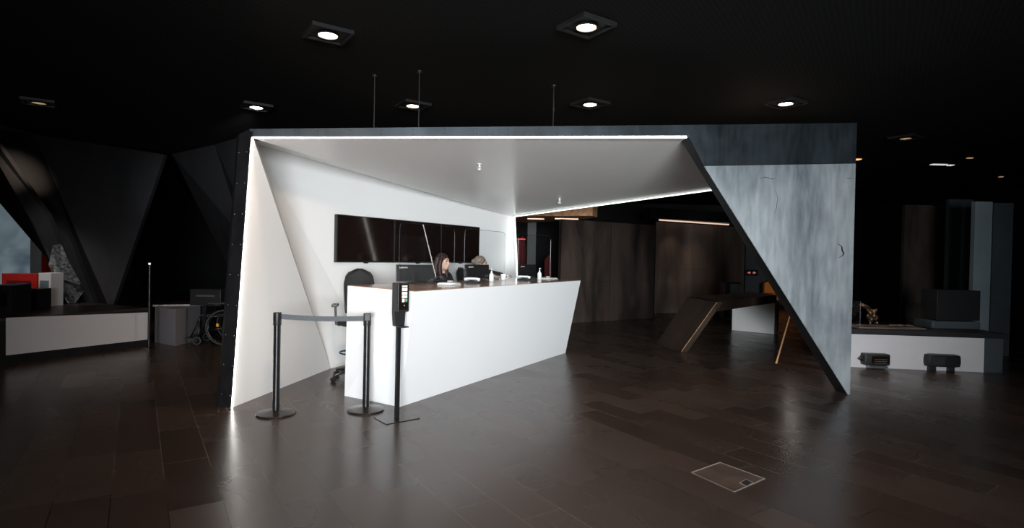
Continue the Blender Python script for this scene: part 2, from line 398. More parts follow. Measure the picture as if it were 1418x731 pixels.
# rear fin carrying the canopy behind the slanted plate, with a light strip on its edge
_fr, _ff = F(574, 403, 1.18), F(804, 388, 1.18); _gu = (_ff-_fr); _gu.z = 0; _gu.normalize(); _gn = Vector((_gu.y, -_gu.x, 0))
_g0 = F(553, 394.5, 1.18)
def mirrored(px, py, dist):
    d = ray(px, py); t = _gn.dot(_g0-CAM)/_gn.dot(d); hit = CAM+d*t; r_ = d-_gn*2*d.dot(_gn); r_.normalize()
    return hit+r_*((dist-hit.x)/r_.x)
m1 = mirrored(585, 307, RBx.x); m2 = mirrored(605, 389, RBx.x-.12)
dm = (m2-m1)/(m1.z-m2.z); top_ = m1-dm*(RBx.z-.03-m1.z); bot_ = m2+dm*(m2.z-.0)
strip(top_, top_+(bot_-top_)*((top_.z-.82)/(top_.z-bot_.z)), .012, m='led_fin')
k_ = top_+(bot_-top_)*((top_.z-.82)/(top_.z-bot_.z)); g_ = Vector((.03, .03, 0))
mb = MB(); mb.slab([top_+g_, k_+g_, V(5.25, 9.0), V(5.6, 9.3), top_+Vector((.6, .5, 0))], (-.02, .05, 0)); bp_(mb, 'rear_fin', 'steel_black')
# hangers up to the ceiling
def canopy_z(x, y):
    for t in ((Ai, FRx, BCt), (FRx, RBx, BCt), (Ai, BCt, Dp)):
        a, b, c = t; d = (b.y-c.y)*(a.x-c.x)+(c.x-b.x)*(a.y-c.y)
        l1 = ((b.y-c.y)*(x-c.x)+(c.x-b.x)*(y-c.y))/d; l2 = ((c.y-a.y)*(x-c.x)+(a.x-c.x)*(y-c.y))/d
        if l1 >= -.02 and l2 >= -.02 and 1-l1-l2 >= -.02: return l1*a.z+l2*b.z+(1-l1-l2)*c.z
    return 2.5
for (px, py) in ((581, 98), (767, 118), (519, 104)):
    p = F(px, py, HC); z = canopy_z(p.x, p.y)+.05
    mb = MB(); mb.tube([(p.x, p.y, z), (p.x, p.y, HC-.002)], .007, 8); mb.lathe([(.03, -.02), (.03, -.001)], (p.x, p.y, HC), 16)
    bp_(mb, 'suspension_rod', 'black', smooth='auto')
# sprinklers under the canopy
for (px, py) in ((664, 229), (775, 277)):
    # find the canopy point on this ray
    d = ray(px, py); best = None
    for i in range(400):
        p = CAM+d*(5.6+i*.02)
        if abs(canopy_z(p.x, p.y)-p.z) < .03 and best is None and p.z > canopy_z(p.x, p.y)-.02: best = p
    if best is None: best = CAM+d*7.5
    x, y = best.x, best.y; z = canopy_z(x, y)
    mb = MB(); mb.lathe([(.03, 0), (.03, -.006), (.012, -.01), (.012, -.035), (.02, -.04), (.004, -.045), (.004, -.07), (.026, -.072), (.026, -.078)], (x, y, z+.002), 16)
    mb.tube([(x-.016, y, z-.035), (x-.02, y, z-.055), (x, y, z-.07)], .003, 6); mb.tube([(x+.016, y, z-.035), (x+.02, y, z-.055), (x, y, z-.07)], .003, 6)
    bp_(mb, 'sprinkler', 'whiteplastic', smooth='auto')

# ------------------------------------------------------------------ counter
TOPZ = 1.18
fl, fr, ff = F(477, 548), F(553.5, 563.5), F(783, 488.5)
tl, tr, tf = F(481.5, 395, TOPZ), F(574, 403, TOPZ), F(804, 388, TOPZ)
cdv = (tf-tr).normalized()
tb = tl + cdv*((tf-tr).length-.1); fb = fl + cdv*((ff-fr).length-.15)
counter = thing('reception_counter', 'long white reception counter with outward-leaning front inside the booth', 'counter', (fr.x, fr.y, 0))
b = bmesh.new()
TT = .028
lo = [fl, fr, ff, fb]; hi = [tl, tr, tf, tb]; hi2 = [p-Vector((0, 0, TT)) for p in hi]
mb = MB(); v0 = [mb.b.verts.new(p) for p in lo]; v1 = [mb.b.verts.new(p-Vector((0, 0, .006))) for p in hi]
mb.b.faces.new(v0[::-1]); mb.b.faces.new(v1)
for i in range(4): mb.b.faces.new((v0[i], v0[(i+1) % 4], v1[(i+1) % 4], v1[i]))
mb.build('body', 'counterwhite', counter, world=True)
cen = sum(hi, Vector())/4
mb = MB(); mb.slab([p.lerp(cen, .004)-Vector((0, 0, .006)) for p in hi], (0, 0, .006)); mb.build('worktop', 'countertop', counter, world=True)
cu = Vector((cdv.x, cdv.y, 0)).normalized(); cn = Vector((cu.y, -cu.x, 0))       # cn points to the visitors
cang = math.atan2(cu.y, cu.x)

# ------------------------------------------------------------------ wall screens
names = ('leftmost of the three wide black wall screens above the empty chair', 'middle one of three black wall screens, above the long-haired seated woman', 'rightmost of the three black wall screens, ending nearest the ash-blonde receptionist')
tvL = WP(461.5, 296.5); tvR = WP(660, 317); tvB = WP(460, 363)
zt = tvL.z; zb = tvB.z; Lw = (tvR-tvL).length*1.0; wdir = (V(tvR.x, tvR.y)-V(tvL.x, tvL.y)).normalized()
one = (V(tvR.x, tvR.y)-V(tvL.x, tvL.y)).length/3
def make_screen(loc):
    t = thing('wall_screen', '', 'screen', loc, math.atan2(wdir.y, wdir.x), 'row of black screens on the booth wall')
    w, h = one-.006, zt-zb
    MB().box((0, -.045, h/2), (w, .05, h), bev=.004).build('casing', 'black', t)
    MB().box((0, -.0715, h/2+.005), (w-.024, .004, h-.034)).build('screen_glass', 'blackgloss', t)
    MB().box((0, -.06, -.006), (.07, .025, .014), bev=.003).build('sensor', 'black', t)
    MB().box((0, -.011, h/2), (.4, .018, .3)).build('wall_bracket', 'blackmetal', t)
    return t
sc0 = make_screen((0, 0, 0))
for i in range(3):
    s_ = sc0 if i == 0 else copy_tree(sc0)
    p = V(tvL.x, tvL.y)+wdir*one*(i+.5); s_.location = (p.x, p.y, zb); s_['label'] = names[i]
    s_.location += wn_in*.002

# ------------------------------------------------------------------ monitors on the counter
def make_monitor():
    t = thing('monitor', '', 'monitor', group='monitors on the counter')
    # faces the staff (+Y local is towards the staff, back to the visitors)
    w, h = .47, .200
    MB().box((0, 0, .02+h/2), (w, .03, h), rx=math.radians(-6), bev=.006).build('casing', 'black', t)
    MB().box((0, .0175, .02+h/2+.002), (w-.03, .003, h-.03), rx=math.radians(-6)).build('screen', 'blackgloss', t)
    MB().box((0, -.012, .07), (.07, .03, .13), rx=math.radians(-14), bev=.005).build('stand', 'black', t)
    MB().box((0, 0, .006), (.22, .13, .012), bev=.004).build('base', 'black', t)
    return t
mon0 = make_monitor()
def onctr(px, py, z=TOPZ): return F(px, py, z)
monspec = [((551, 575, 604), .0, 'black monitor nearest the office chair, lettering on its back', .47, 6.55),
           ((643, 661, 679), .0, 'black monitor in front of the ash-blonde receptionist', .42, 0),
           ((718, 730, 743), .0, 'black monitor at the far end of the counter, seen against the dark hall', .36, 0)]
backline = tl - cn*(-.13)                       # line on the counter 22 cm in front of its rear edge
def on_line(px, base, d):                       # point of a line on the floor plan seen at column px
    rr = ray(px, 375); n2 = Vector((rr.y, -rr.x)); return base - d*((base.x*n2.x+base.y*n2.y)/(d.x*n2.x+d.y*n2.y))
mons = []
for i, (pxs, _, lab, wid, _y) in enumerate(monspec):
    m_ = mon0 if i == 0 else copy_tree(mon0)
    p = on_line(pxs[1], V(backline.x, backline.y), cu); m_.location = (p.x, p.y, TOPZ+.001)
    m_.rotation_euler.z = cang + math.radians((-32, -10, -8)[i]); m_['label'] = lab
    mons.append(m_)
# the lettering: one mesh shared by the three
lt = text('Lenovo', .034, Matrix.Translation((-.205, -.0165-.0095, .178)) @ Matrix.Rotation(math.radians(84), 4, 'X'), 'logo', mon0)
for m_ in mons[1:]:
    c = lt.copy(); COL.objects.link(c); c.parent = m_

# ------------------------------------------------------------------ acrylic guards
def guard(px0, px1, ytop, lab, base):
    a = on_line(px0, base, cu); c = on_line(px1, base, cu); L_ = (c-a).length; h = .70
    t = thing('sneeze_guard', lab, 'screen guard', (a.x, a.y, TOPZ+.001), cang, 'clear guards along the counter')
    r = .07; out = [(0, 0), (L_, 0)]
    for k in range(7): an = PI/2*k/6; out.append((L_-r+r*math.cos(an), h-r+r*math.sin(an)))
    for k in range(7): an = PI/2+PI/2*k/6; out.append((r+r*math.cos(an), h-r+r*math.sin(an)))
    mb = MB(); mb.slab([(x, 0, z) for x, z in out], (0, .006, 0)); mb.build('clear_sheet', 'acrylic', t)
    path = [(x, .003, z) for x, z in out[1:]]+[(0, .003, 0)]
    MB().tube(path, .0045, 6).build('polished_edge', 'acrylic_edge', t)
    for x in (.08, L_-.08): MB().box((x, .003, .012), (.05, .05, .022), bev=.003).build('foot_clamp', 'whiteplastic', t)
    return t
gb = F(553, 394.5, TOPZ); gb = V(gb.x, gb.y)
guard(553, 629, 306, 'clear acrylic guard nearest the hand sanitizer stand, in front of the long-haired woman', gb)
guard(643, 699, 315, 'clear acrylic guard in the middle of the counter, in front of the ash-blonde receptionist', gb)
guard(717, 762, 322, 'clear acrylic guard at the far end of the counter against the dark hall', gb)

# ------------------------------------------------------------------ things on the counter
def phone(p, rz, lab):
    t = thing('desk_phone', lab, 'phone', (p.x, p.y, TOPZ+.001), rz, 'phones on the counter')
    MB().slab([(-.10, -.09, 0), (.10, -.09, 0), (.10, .09, 0), (-.10, .09, 0)], (0, 0, .02)).build('base', 'black', t)
    MB().box((.03, 0, .035), (.12, .15, .012), rx=.2, bev=.003).build('keypad', 'greymetal', t)
    mb = MB(); mb.tube([(-.07, -.1, .04), (-.07, -.06, .055), (-.07, .06, .055), (-.07, .1, .04)], [.022, .014, .014, .022], 10); mb.build('handset', 'whiteplastic', t, smooth=True)
phone(onctr(656, 391.5), cang+.3, 'desk phone beside the monitor of the ash-blonde receptionist')
phone(onctr(727, 388), cang+.2, 'desk phone below the farthest monitor on the counter')
def bottle(p, lab):
    t = thing('pump_bottle', lab, 'bottle', (p.x, p.y, TOPZ+.001), cang, 'sanitizer pump bottles on the counter')
    MB().lathe([(.028, 0), (.032, .006), (.032, .085), (.026, .105), (.012, .115), (.012, .125)], n=20).build('bottle_body', 'whiteplastic', t, smooth='auto')
    mb = MB(); mb.lathe([(.013, .118), (.013, .138), (.004, .14), (.004, .165), (.010, .166), (.010, .176)], n=14); mb.tube([(0, 0, .171), (.035, 0, .171), (.042, 0, .163)], .004, 8)
    mb.build('pump', 'whiteplastic', t, smooth='auto')
bottle(onctr(680.5, 390), 'small white pump bottle right of the middle monitor')
bottle(onctr(747, 387), 'small white pump bottle right of the farthest monitor')
def papers(p, rz, lab, n=3, w=.3, d=.21):
    t = thing('paper_stack', lab, 'papers', (p.x, p.y, TOPZ+.001), rz)
    for i in range(n): MB().box((0.006*i, .004*i, .004+.006*i), (w, d, .005), rz=.12*(i-1)).build('sheet', 'paper', t)
papers(onctr(758, 386.3), cang, 'flat white papers at the far end of the counter')
papers(onctr(622, 394.5), cang+.1, 'white papers on the counter before the long-haired woman', 4, .2, .2)
q = onctr(697, 388)
t = thing('cup', 'white cup on the counter by the ash-blonde receptionist\'s hand', 'cup', (q.x, q.y, TOPZ+.001))
MB().lathe([(.03, 0), (.034, .005), (.042, .09), (.039, .09), (.031, .012), (.001, .01)], n=24).build('cup_body', 'whiteplastic', t, smooth='auto')
MB().torus((.05, 0, .048), .022, .005, 'y').build('handle', 'whiteplastic', t, smooth=True)
q = on_line(607, V(tl.x, tl.y)+V(cn.x, cn.y)*.15, cu)
t = thing('keyboard', 'black keyboard on the counter between first monitor and the long-haired woman', 'keyboard', (q.x, q.y, TOPZ+.001), cang)
MB().box((0, 0, .011), (.34, .13, .02), bev=.004).build('keyboard_case', 'black', t)
mb = MB()
for i in range(14):
    for j in range(4): mb.box((-.152+i*.0234, -.045+j*.03, .023), (.018, .022, .006))
mb.build('keys', 'blackmetal', t)

# ------------------------------------------------------------------ stanchions and belt
pL = F(382, 573); pR = F(506.5, 568)
def stanchion(p, lab, h=.955):
    t = thing('barrier_post', lab, 'barrier post', (p.x, p.y, 0), math.atan2(pR.y-pL.y, pR.x-pL.x), 'black belt barrier posts')
    MB().lathe([(.176, 0), (.178, .008), (.174, .016), (.12, .026), (.05, .034), (.034, .04)], n=40).build('base', 'basemetal', t, smooth='auto')
    MB().lathe([(.032, .03), (.032, h-.12)], n=24).build('pole', 'blackmetal', t, smooth='auto')
    MB().lathe([(.036, h-.12), (.037, h-.115), (.037, h-.004), (.033, h), (.001, h)], n=24).build('belt_head', 'black', t, smooth='auto')
    return t
s1 = stanchion(pL, 'black belt barrier post standing before the booth side wall')
s2 = stanchion(pR, 'black belt barrier post standing at the near corner of the white counter', .945)
d_ = (pR-pL); d_.z = 0; L_ = d_.length
mb = MB(); n_ = 14; a_ = []
zb0 = .915
for i in range(n_+1):
    t_ = i/n_; z = zb0-.02*t_-.012*math.sin(PI*t_); x = .036+(L_-.072)*t_; a_.append((x, z))
outl = [(x, 0, z+.024) for x, z in a_]+[(x, 0, z-.024) for x, z in reversed(a_)]
for i in range(n_):
    (xa, za), (xb, zb_) = a_[i], a_[i+1]
    mb.slab([(xa, -.0015, za-.024), (xb, -.0015, zb_-.024), (xb, -.0015, zb_+.024), (xa, -.0015, za+.024)], (0, .003, 0))
bmesh.ops.remove_doubles(mb.b, verts=mb.b.verts[:], dist=1e-5)
mb.build('belt', 'belt', s1)
MB().box((0, -.038, .91), (.05, .012, .062), bev=.003).build('belt_slot', 'belt', s2)
MB().box((.012, 0, .93), (.082, .03, .03), bev=.003).build('belt_clip', 'black', s2)

# ------------------------------------------------------------------ hand sanitizer stand
pS = F(549.5, 579)
san = thing('sanitizer_stand', 'black floor-standing hand sanitizer dispenser in front of the counter corner', 'hand sanitizer stand', (pS.x, pS.y, 0), math.radians(38))
MB().slab([(-.17, -.13, 0), (.17, -.13, 0), (.17, .13, 0), (-.17, .13, 0)], (0, 0, .006)).build('base_plate', 'basemetal', san)
MB().box((0, 0, .45), (.036, .036, .89), bev=.004).build('pole', 'blackmetal', san)
MB().slab([(-.045, -.03, .86), (.045, -.03, .86), (.055, -.03, 1.0), (-.055, -.03, 1.0)], (0, .06, 0)).build('bracket', 'black', san)
MB().box((0, -.07, .862), (.07, .14, .012), bev=.004).build('drip_tray', 'black', san)
MB().box((0, -.03, 1.128), (.115, .12, .265), bev=.012).build('dispenser_box', 'black', san)
MB().box((0, -.0915, 1.135), (.094, .004, .235), bev=.002).build('front_cover', 'blackgloss', san)
MB().box((-.052, -.0905, 1.128), (.005, .006, .25)).build('trim_strip', 'greymetal', san)
MB().box((0.008, -.0945, 1.165), (.062, .002, .165)).build('label_card', 'black', san)
mb = MB()
for z, h in ((1.232, .012), (1.203, .028), (1.166, .028), (1.132, .026)):
    if h > .02 and z < 1.14: mb.box((-.005, -.096, z-.03), (.022, .001, .03))
    else:
        mb.box((.008, -.096, z), (.052, .001, h))
mb.box((.008, -.096, 1.135), (.052, .001, .022))
mb.build('printed_panels', 'paper', san)
MB().box((.014, -.0962, 1.103), (.01, .001, .024)).build('printed_mark', 'redprint', san)
MB().box((.028, -.0962, 1.103), (.014, .001, .024)).build('printed_mark', 'green', san)
MB().slab([(.0, -.0945, 1.05), (.016, -.0945, 1.05), (.008, -.0945, 1.066)], (0, -.001, 0)).build('indicator', 'pillar', san)

# ------------------------------------------------------------------ drafting chairs
def make_chair(name='office_chair'):
    t = thing(name, '', 'chair', group='black office chairs behind the counter')
    sz = .68
    mb = MB(); mb.ell((0, 0, sz), (.25, .24, .05)); mb.build('seat', 'blackcloth', t, smooth=True)
    # backrest, at -X side; faces +X
    n = 12; m2 = 12; mb = MB(); g = []
    for j in range(m2+1):
        v = j/m2; z = sz+.10+.54*v; w = .178*(1-.06*v)*math.sqrt(max(.0, 1-(max(0, v-.72)/.285)**2.6)) if v > .72 else .178*(.86+.14*math.sin(PI*v/1.44))
        row = []
        for i in range(n+1):
            s_ = -1+2*i/n; row.append((-.27-.09*v+.05*s_*s_+.03*math.sin(PI*v), w*s_, z-.0*s_*s_))
        g.append(row)
    vs = [[mb.b.verts.new(p) for p in r] for r in g]; vb = [[mb.b.verts.new((p[0]-.012, p[1], p[2])) for p in r] for r in g]
    for j in range(m2):
        for i in range(n):
            mb.b.faces.new((vs[j][i], vs[j][i+1], vs[j+1][i+1], vs[j+1][i])); mb.b.faces.new((vb[j][i], vb[j+1][i], vb[j+1][i+1], vb[j][i+1]))
    mb.build('backrest', 'mesh', t, smooth=True)
    rim = [g[j][0] for j in range(m2)]+[g[m2][i] for i in range(n+1)]+[g[j][n] for j in range(m2-1, -1, -1)]+[g[0][i] for i in range(n-1, 0, -1)]
    MB().tube([(p[0]-.006, p[1], p[2]) for p in rim], .012, 8, close=True).build('back_frame', 'black', t, smooth=True)
    MB().tube([(-.05, 0, sz-.05), (-.28, 0, sz-.04), (-.30, 0, sz+.12), (-.31, 0, sz+.3)], .02, 8).build('back_support', 'black', t, smooth=True)
    for s_ in (-1, 1):
        mb = MB(); mb.tube([(0, .2*s_, sz-.03), (0, .25*s_, sz-.02), (-.02, .26*s_, sz+.2)], .014, 8); mb.box((.02, .26*s_, sz+.215), (.24, .07, .03), bev=.01); mb.build('armrest', 'black', t)
    MB().lathe([(.028, .12), (.028, .38), (.018, .38), (.018, sz-.04)], n=16).build('gas_column', 'blackmetal', t, smooth='auto')
    mb = MB(); mb.torus((0, 0, .32), .2, .01)
    for k in range(3): a = 2*PI*k/3; mb.tube([(0, 0, .32), (.2*math.cos(a), .2*math.sin(a), .32)], .008, 6)
    mb.build('foot_ring', 'blackmetal', t, smooth=True)
    mb = MB()
    for k in range(5): a = 2*PI*k/5+.3; mb.tube([(0, 0, .12), (.18*math.cos(a), .18*math.sin(a), .1), (.31*math.cos(a), .31*math.sin(a), .075)], [.03, .022, .015], 8)
    mb.build('star_base', 'black', t, smooth=True)
    for k in range(5):
        a = 2*PI*k/5+.3; c = Vector((.31*math.cos(a), .31*math.sin(a), .028)); tv = Vector((-math.sin(a), math.cos(a), 0))
        mb = MB(); mb.tube([c-tv*.025, c-tv*.006], .028, 14); mb.tube([c+tv*.006, c+tv*.025], .028, 14); mb.tube([c, c+Vector((0, 0, .045))], .007, 6); mb.build('caster', 'black', t, smooth='auto')
    return t
facing = math.atan2(cn.y, cn.x)
ch0 = make_chair()
pc = on_line(496, V(tl.x, tl.y)-V(cn.x, cn.y)*.52, cu)
ch0.location = (pc.x, pc.y, 0); ch0.rotation_euler.z = facing+math.radians(-48); ch0['label'] = 'empty black mesh-backed office chair at the near end behind the counter'
ppl = []
for px, lab, tw in ((612, 'black office chair of the long-haired seated woman, mostly hidden by the counter', 0), (664, 'black office chair of the ash-blonde receptionist, mostly hidden by the counter', 0)):
    c = copy_tree(ch0); p = on_line(px-3, V(tl.x, tl.y)-V(cn.x, cn.y)*.42, cu); c.location = (p.x, p.y, 0); c.rotation_euler.z = facing+tw; c['label'] = lab; ppl.append(p)

# ------------------------------------------------------------------ people
def remeshed(mb, name, m, parent, voxel=.009, sm=6):
    o = mb.build(name, m, parent, smooth=True)
    md = o.modifiers.new('fuse', 'REMESH'); md.mode = 'VOXEL'; md.voxel_size = voxel; md.use_smooth_shade = True
    s_ = o.modifiers.new('soften', 'SMOOTH'); s_.factor = .5; s_.iterations = sm
    return o
def limb(mb, pts, rs): mb.tube(pts, rs, 14); [mb.ell(p, (r, r, r), u=14, v=10) for p, r in zip(pts, rs)]
def hand(mb, w, d, side, curl=.5):
    # w wrist, d unit direction of the fingers, palm faces down
    w = Vector(w); d = Vector(d).normalized(); sd = d.cross(Vector((0, 0, 1))).normalized()*side; dn = Vector((0, 0, -1))
    pc_ = w+d*.05; rot = math.atan2(d.y, d.x)
    mb.ell(pc_, (.052, .040, .016), rot=(0, 0, rot))
    for k, (o_, l) in enumerate(((-.030, .066), (-.010, .078), (.010, .074), (.029, .058))):
        r0 = w+d*.088+sd*o_; p1 = r0+d*l*.45; p2 = p1+(d*.8+dn*curl).normalized()*l*.32; p3 = p2+(d*.5+dn*(curl+.3)).normalized()*l*.24
        limb(mb, [r0-d*.02, r0, p1, p2, p3], [.009, .0095, .009, .008, .007])
    r0 = w+d*.025-sd*.033; limb(mb, [r0, r0-sd*.022+d*.028, r0-sd*.026+d*.055], [.012, .011, .009])
def person(p, rz, seat, headc, hair, lab, lean, arms, headyaw, hairfn, drop=.225, back=.05):
    # local frame: +X is where the body faces, Z up
    t = thing('person', lab, 'person', (p.x, p.y, 0), rz)
    hc = Vector(headc); sh_z = hc.z-drop; sx = hc.x-back
    mb = MB()
    pel = Vector((-.03, 0, seat+.13)); chest = Vector((sx-.03, 0, sh_z-.14))
    mb.ell(pel, (.14, .17, .13)); mb.ell(pel.lerp(chest, .5), (.105, .135, .17)); mb.ell(chest, (.115, .155, .17)); 
    mb.ell((sx-.02, 0, sh_z-.035), (.08, .17, .06)); mb.ell((sx+.06, .07, sh_z-.18), (.06, .06, .06)); mb.ell((sx+.06, -.07, sh_z-.18), (.06, .06, .06))
    limb(mb, [(sx-.02, 0, sh_z-.04), (sx+.0, 0, sh_z+.05), hc+Vector((-.015, 0, -.07))], [.07, .052, .052])
    for s_ in (-1, 1):
        limb(mb, [(0, .09*s_, seat+.10), (.22, .11*s_, seat+.09), (.42, .10*s_, seat+.08)], [.09, .08, .058])
        limb(mb, [(.42, .10*s_, seat+.08), (.40, .10*s_, seat-.12), (.36, .10*s_, seat-.33)], [.058, .055, .036])
        limb(mb, [(.34, .10*s_, seat-.36), (.42, .105*s_, seat-.365), (.52, .11*s_, seat-.38)], [.036, .034, .024])
        sp_, el, wr, hd = arms[s_]
        limb(mb, [(sx-.02, .165*s_, sh_z-.045), el], [.052, .040]); limb(mb, [el, wr], [.038, .026]); hand(mb, wr, hd, -s_)
    # head
    R_ = Matrix.Rotation(headyaw, 4, 'Z'); T_ = Matrix.Translation(hc) @ R_
    def hp(x, y, z): return T_ @ Vector((x, y, z))
    ry = (0, 0, headyaw)
    mb.ell(hp(-.012, 0, .025), (.092, .074, .092), ry); mb.ell(hp(.025, 0, -.03), (.062, .058, .075), ry); mb.ell(hp(.055, 0, -.092), (.024, .028, .02), ry)
    mb.ell(hp(.03, 0, -.075), (.05, .044, .035), ry)
    mb.tube([hp(.078, 0, .018), hp(.098, 0, -.012), hp(.106, 0, -.026)], [.008, .011, .013], 10); mb.ell(hp(.098, 0, -.03), (.015, .017, .010), ry)
    mb.ell(hp(.078, 0, .028), (.014, .045, .010), ry)
    mb.ell(hp(.080, 0, -.058), (.016, .026, .013), ry)
    for s_ in (-1, 1):
        mb.ell(hp(.062, .036*s_, -.02), (.022, .02, .022), ry); mb.ell(hp(-.008, .077*s_, -.004), (.018, .009, .031), (0, .2, headyaw))
    remeshed(mb, 'body', 'skin', t, .0075, 4)
    for s_ in (-1, 1):
        MB().ell(hp(.0795, .031*s_, .010), (.009, .013, .0075), ry).build('eye', 'eye', t, smooth=True)
        MB().tube([hp(.089, .013*s_, .027), hp(.090, .03*s_, .032), hp(.078, .05*s_, .027)], [.003, .004, .002], 6).build('eyebrow', hair, t, smooth=True)
    MB().ell(hp(.094, 0, -.0575), (.007, .021, .0065), ry).build('lips', 'lip', t, smooth=True)
    hb = MB(); hairfn(hb, hp, ry); remeshed(hb, 'hair', hair, t, .008, 5)
    # clothes
    mb = MB(); g = .012
    mb.ell(pel+Vector((0, 0, .03)), (.155, .185, .14)); mb.ell(pel.lerp(chest, .5), (.12, .15, .18)); mb.ell(chest, (.13, .17, .18))
    mb.ell((sx-.02, 0, sh_z-.045), (.09, .185, .068)); mb.ell((sx+.06, .07, sh_z-.18), (.07, .07, .07)); mb.ell((sx+.06, -.07, sh_z-.18), (.07, .07, .07))
    for s_ in (-1, 1):
        sp_, el, wr, hd = arms[s_]; el = Vector(el); wr = Vector(wr)
        limb(mb, [(sx-.02, .165*s_, sh_z-.045), el], [.066, .053]); limb(mb, [el, wr.lerp(el, .12)], [.052, .040])
    remeshed(mb, 'shirt', 'blackcloth', t, .010, 5)
    mb = MB(); mb.ell(pel-Vector((0, 0, .03)), (.155, .185, .125))
    for s_ in (-1, 1):
        limb(mb, [(0, .09*s_, seat+.10), (.22, .11*s_, seat+.09), (.42, .10*s_, seat+.08)], [.10, .092, .072])
        limb(mb, [(.42, .10*s_, seat+.08), (.40, .10*s_, seat-.12), (.365, .10*s_, seat-.29)], [.072, .066, .052])
    remeshed(mb, 'trousers', 'blackcloth', t, .012, 4)
    for s_ in (-1, 1):
        mb = MB(); mb.ell((.42, .105*s_, seat-.372), (.13, .046, .034)); mb.ell((.35, .1*s_, seat-.355), (.05, .044, .05)); remeshed(mb, 'shoe', 'black', t, .01, 3)
    return t
def hair_long(hb, hp, ry):
    hb.ell(hp(-.022, 0, .040), (.098, .084, .088), ry)
    for s_ in (-1, 1):
        hb.tube([hp(.02, .050*s_, .095), hp(.012, .078*s_, .03), hp(-.004, .086*s_, -.06), hp(.005, .088*s_, -.16), hp(.03, .085*s_, -.26)], [.02, .026, .034, .036, .018], 12)
        hb.tube([hp(-.05, .055*s_, .07), hp(-.075, .06*s_, -.04), hp(-.085, .06*s_, -.16), hp(-.085, .055*s_, -.30)], [.04, .045, .045, .02], 12)
    hb.tube([hp(-.06, 0, .06), hp(-.09, 0, -.04), hp(-.1, 0, -.16), hp(-.1, 0, -.30)], [.05, .05, .045, .02], 12)
def hair_up(hb, hp, ry):
    hb.ell(hp(-.020, 0, .038), (.100, .083, .090), ry); hb.ell(hp(-.05, 0, .0), (.07, .078, .08), ry)
    for s_ in (-1, 1): hb.tube([hp(.045, .045*s_, .095), hp(.03, .078*s_, .05), hp(-.01, .086*s_, .01)], [.018, .02, .022], 10)
    hb.ell(hp(-.115, 0, .03), (.042, .045, .042), ry)
HD = 1.43
# woman 1
p = ppl[0]
# head must appear at (612,362)
hw = on_line(613.5, V(tl.x, tl.y)-V(cn.x, cn.y)*.33, cu); hw = CAM + ray(613.5, 362.5)*((hw.y)/ray(613.5, 362.5).y)
def local(pw, p, rz): v = Matrix.Rotation(-rz, 4, 'Z') @ (pw-V(p.x, p.y)); return v
rz1 = facing
hl = local(hw, p, rz1)
arms1 = {1: (None, (.10, .24, .98), (.34, .12, TOPZ+.035), (1, -.3, -.1)), -1: (None, (.10, -.25, .98), (.34, -.14, TOPZ+.035), (1, .3, -.1))}
arms1 = {s_: (None, Vector((hl.x+.0, .25*s_, 1.0)), Vector((hl.x+.14, .13*s_, .90)), (1, -.25*s_, -.2)) for s_ in (1, -1)}
person(p, rz1, .70, hl, 'hair_brown', 'person with long auburn hair in a black top seated behind the counter, facing right', 0, arms1, math.radians(6), hair_long, .168)
p = ppl[1]; rz2 = facing+math.radians(10)
hw = on_line(667, V(tl.x, tl.y)-V(cn.x, cn.y)*.30, cu); hw = CAM + ray(666, 365)*((hw.y)/ray(666, 365).y); hl2 = local(hw, p, rz2)
arms2 = {1: (None, Vector((hl2.x-.02, .36, TOPZ+.07)), Vector((hl2.x+.15, .50, TOPZ+.035)), (1, .2, -.08)), -1: (None, Vector((hl2.x+.04, -.24, 1.02)), Vector((hl2.x+.25, -.12, TOPZ+.035)), (1, .25, -.08))}
person(p, rz2, .70, hl2, 'hair_grey', 'person with ash-blonde tied hair in black, half hidden behind the middle monitor', 0, arms2, math.radians(24), hair_up, .15, .13)

# ------------------------------------------------------------------ ceiling downlights
def make_downlight(lens):
    t = thing('ceiling_downlight', '', 'ceiling light', group='recessed square ceiling downlights')
    s_ = .19; mb = MB()
    for a in range(4):
        c = Matrix.Rotation(a*PI/2, 4, 'Z'); mb2 = [(c @ Vector(q)) for q in ((-s_, -s_, 0), (s_, -s_, 0), (s_-.03, -s_+.03, 0), (-s_+.03, -s_+.03, 0))]
        mb.slab(mb2, (0, 0, -.035))
    mb.build('trim_frame', 'steel_black', t)
    MB().box((0, 0, -.008), (.31, .31, .012)).build('recess_plate', 'steel_black', t)
    MB().lathe([(.10, -.014), (.105, -.034), (.088, -.036), (.086, -.018)], n=28).build('lamp_ring', 'blackmetal', t, smooth='auto')
    MB().lathe([(.001, -.016), (.083, -.016), (.083, -.026), (.05, -.032), (.001, -.034)], n=28).build('lens', lens, t, smooth='auto')
    return t
dl = make_downlight('lamp'); dd = make_downlight('lamp_dim')
spots_ = [((454, 49), dl, 'ceiling downlight at upper left, above the left part of the booth front', 1),
          ((812, 38), dl, 'largest ceiling downlight, at the top centre above the booth', 1),
          ((572, 147), dl, 'ceiling downlight just above the beam beside a hanging rod', 0),
          ((817, 145), dl, 'ceiling downlight above the middle of the booth beam, small and square', 0),
          ((1088, 144), dl, 'ceiling downlight with a warm glow above the right steel plate', 1),
          ((355, 149), dl, 'small ceiling downlight above the top left corner of the booth', 1),
          ((54, 143), dd, 'dim ceiling downlight at far left above the folded steel panels', 2),
          ((1254, 192), dd, 'dim ceiling downlight at far right above the dark display area', 2)]
seen = set()
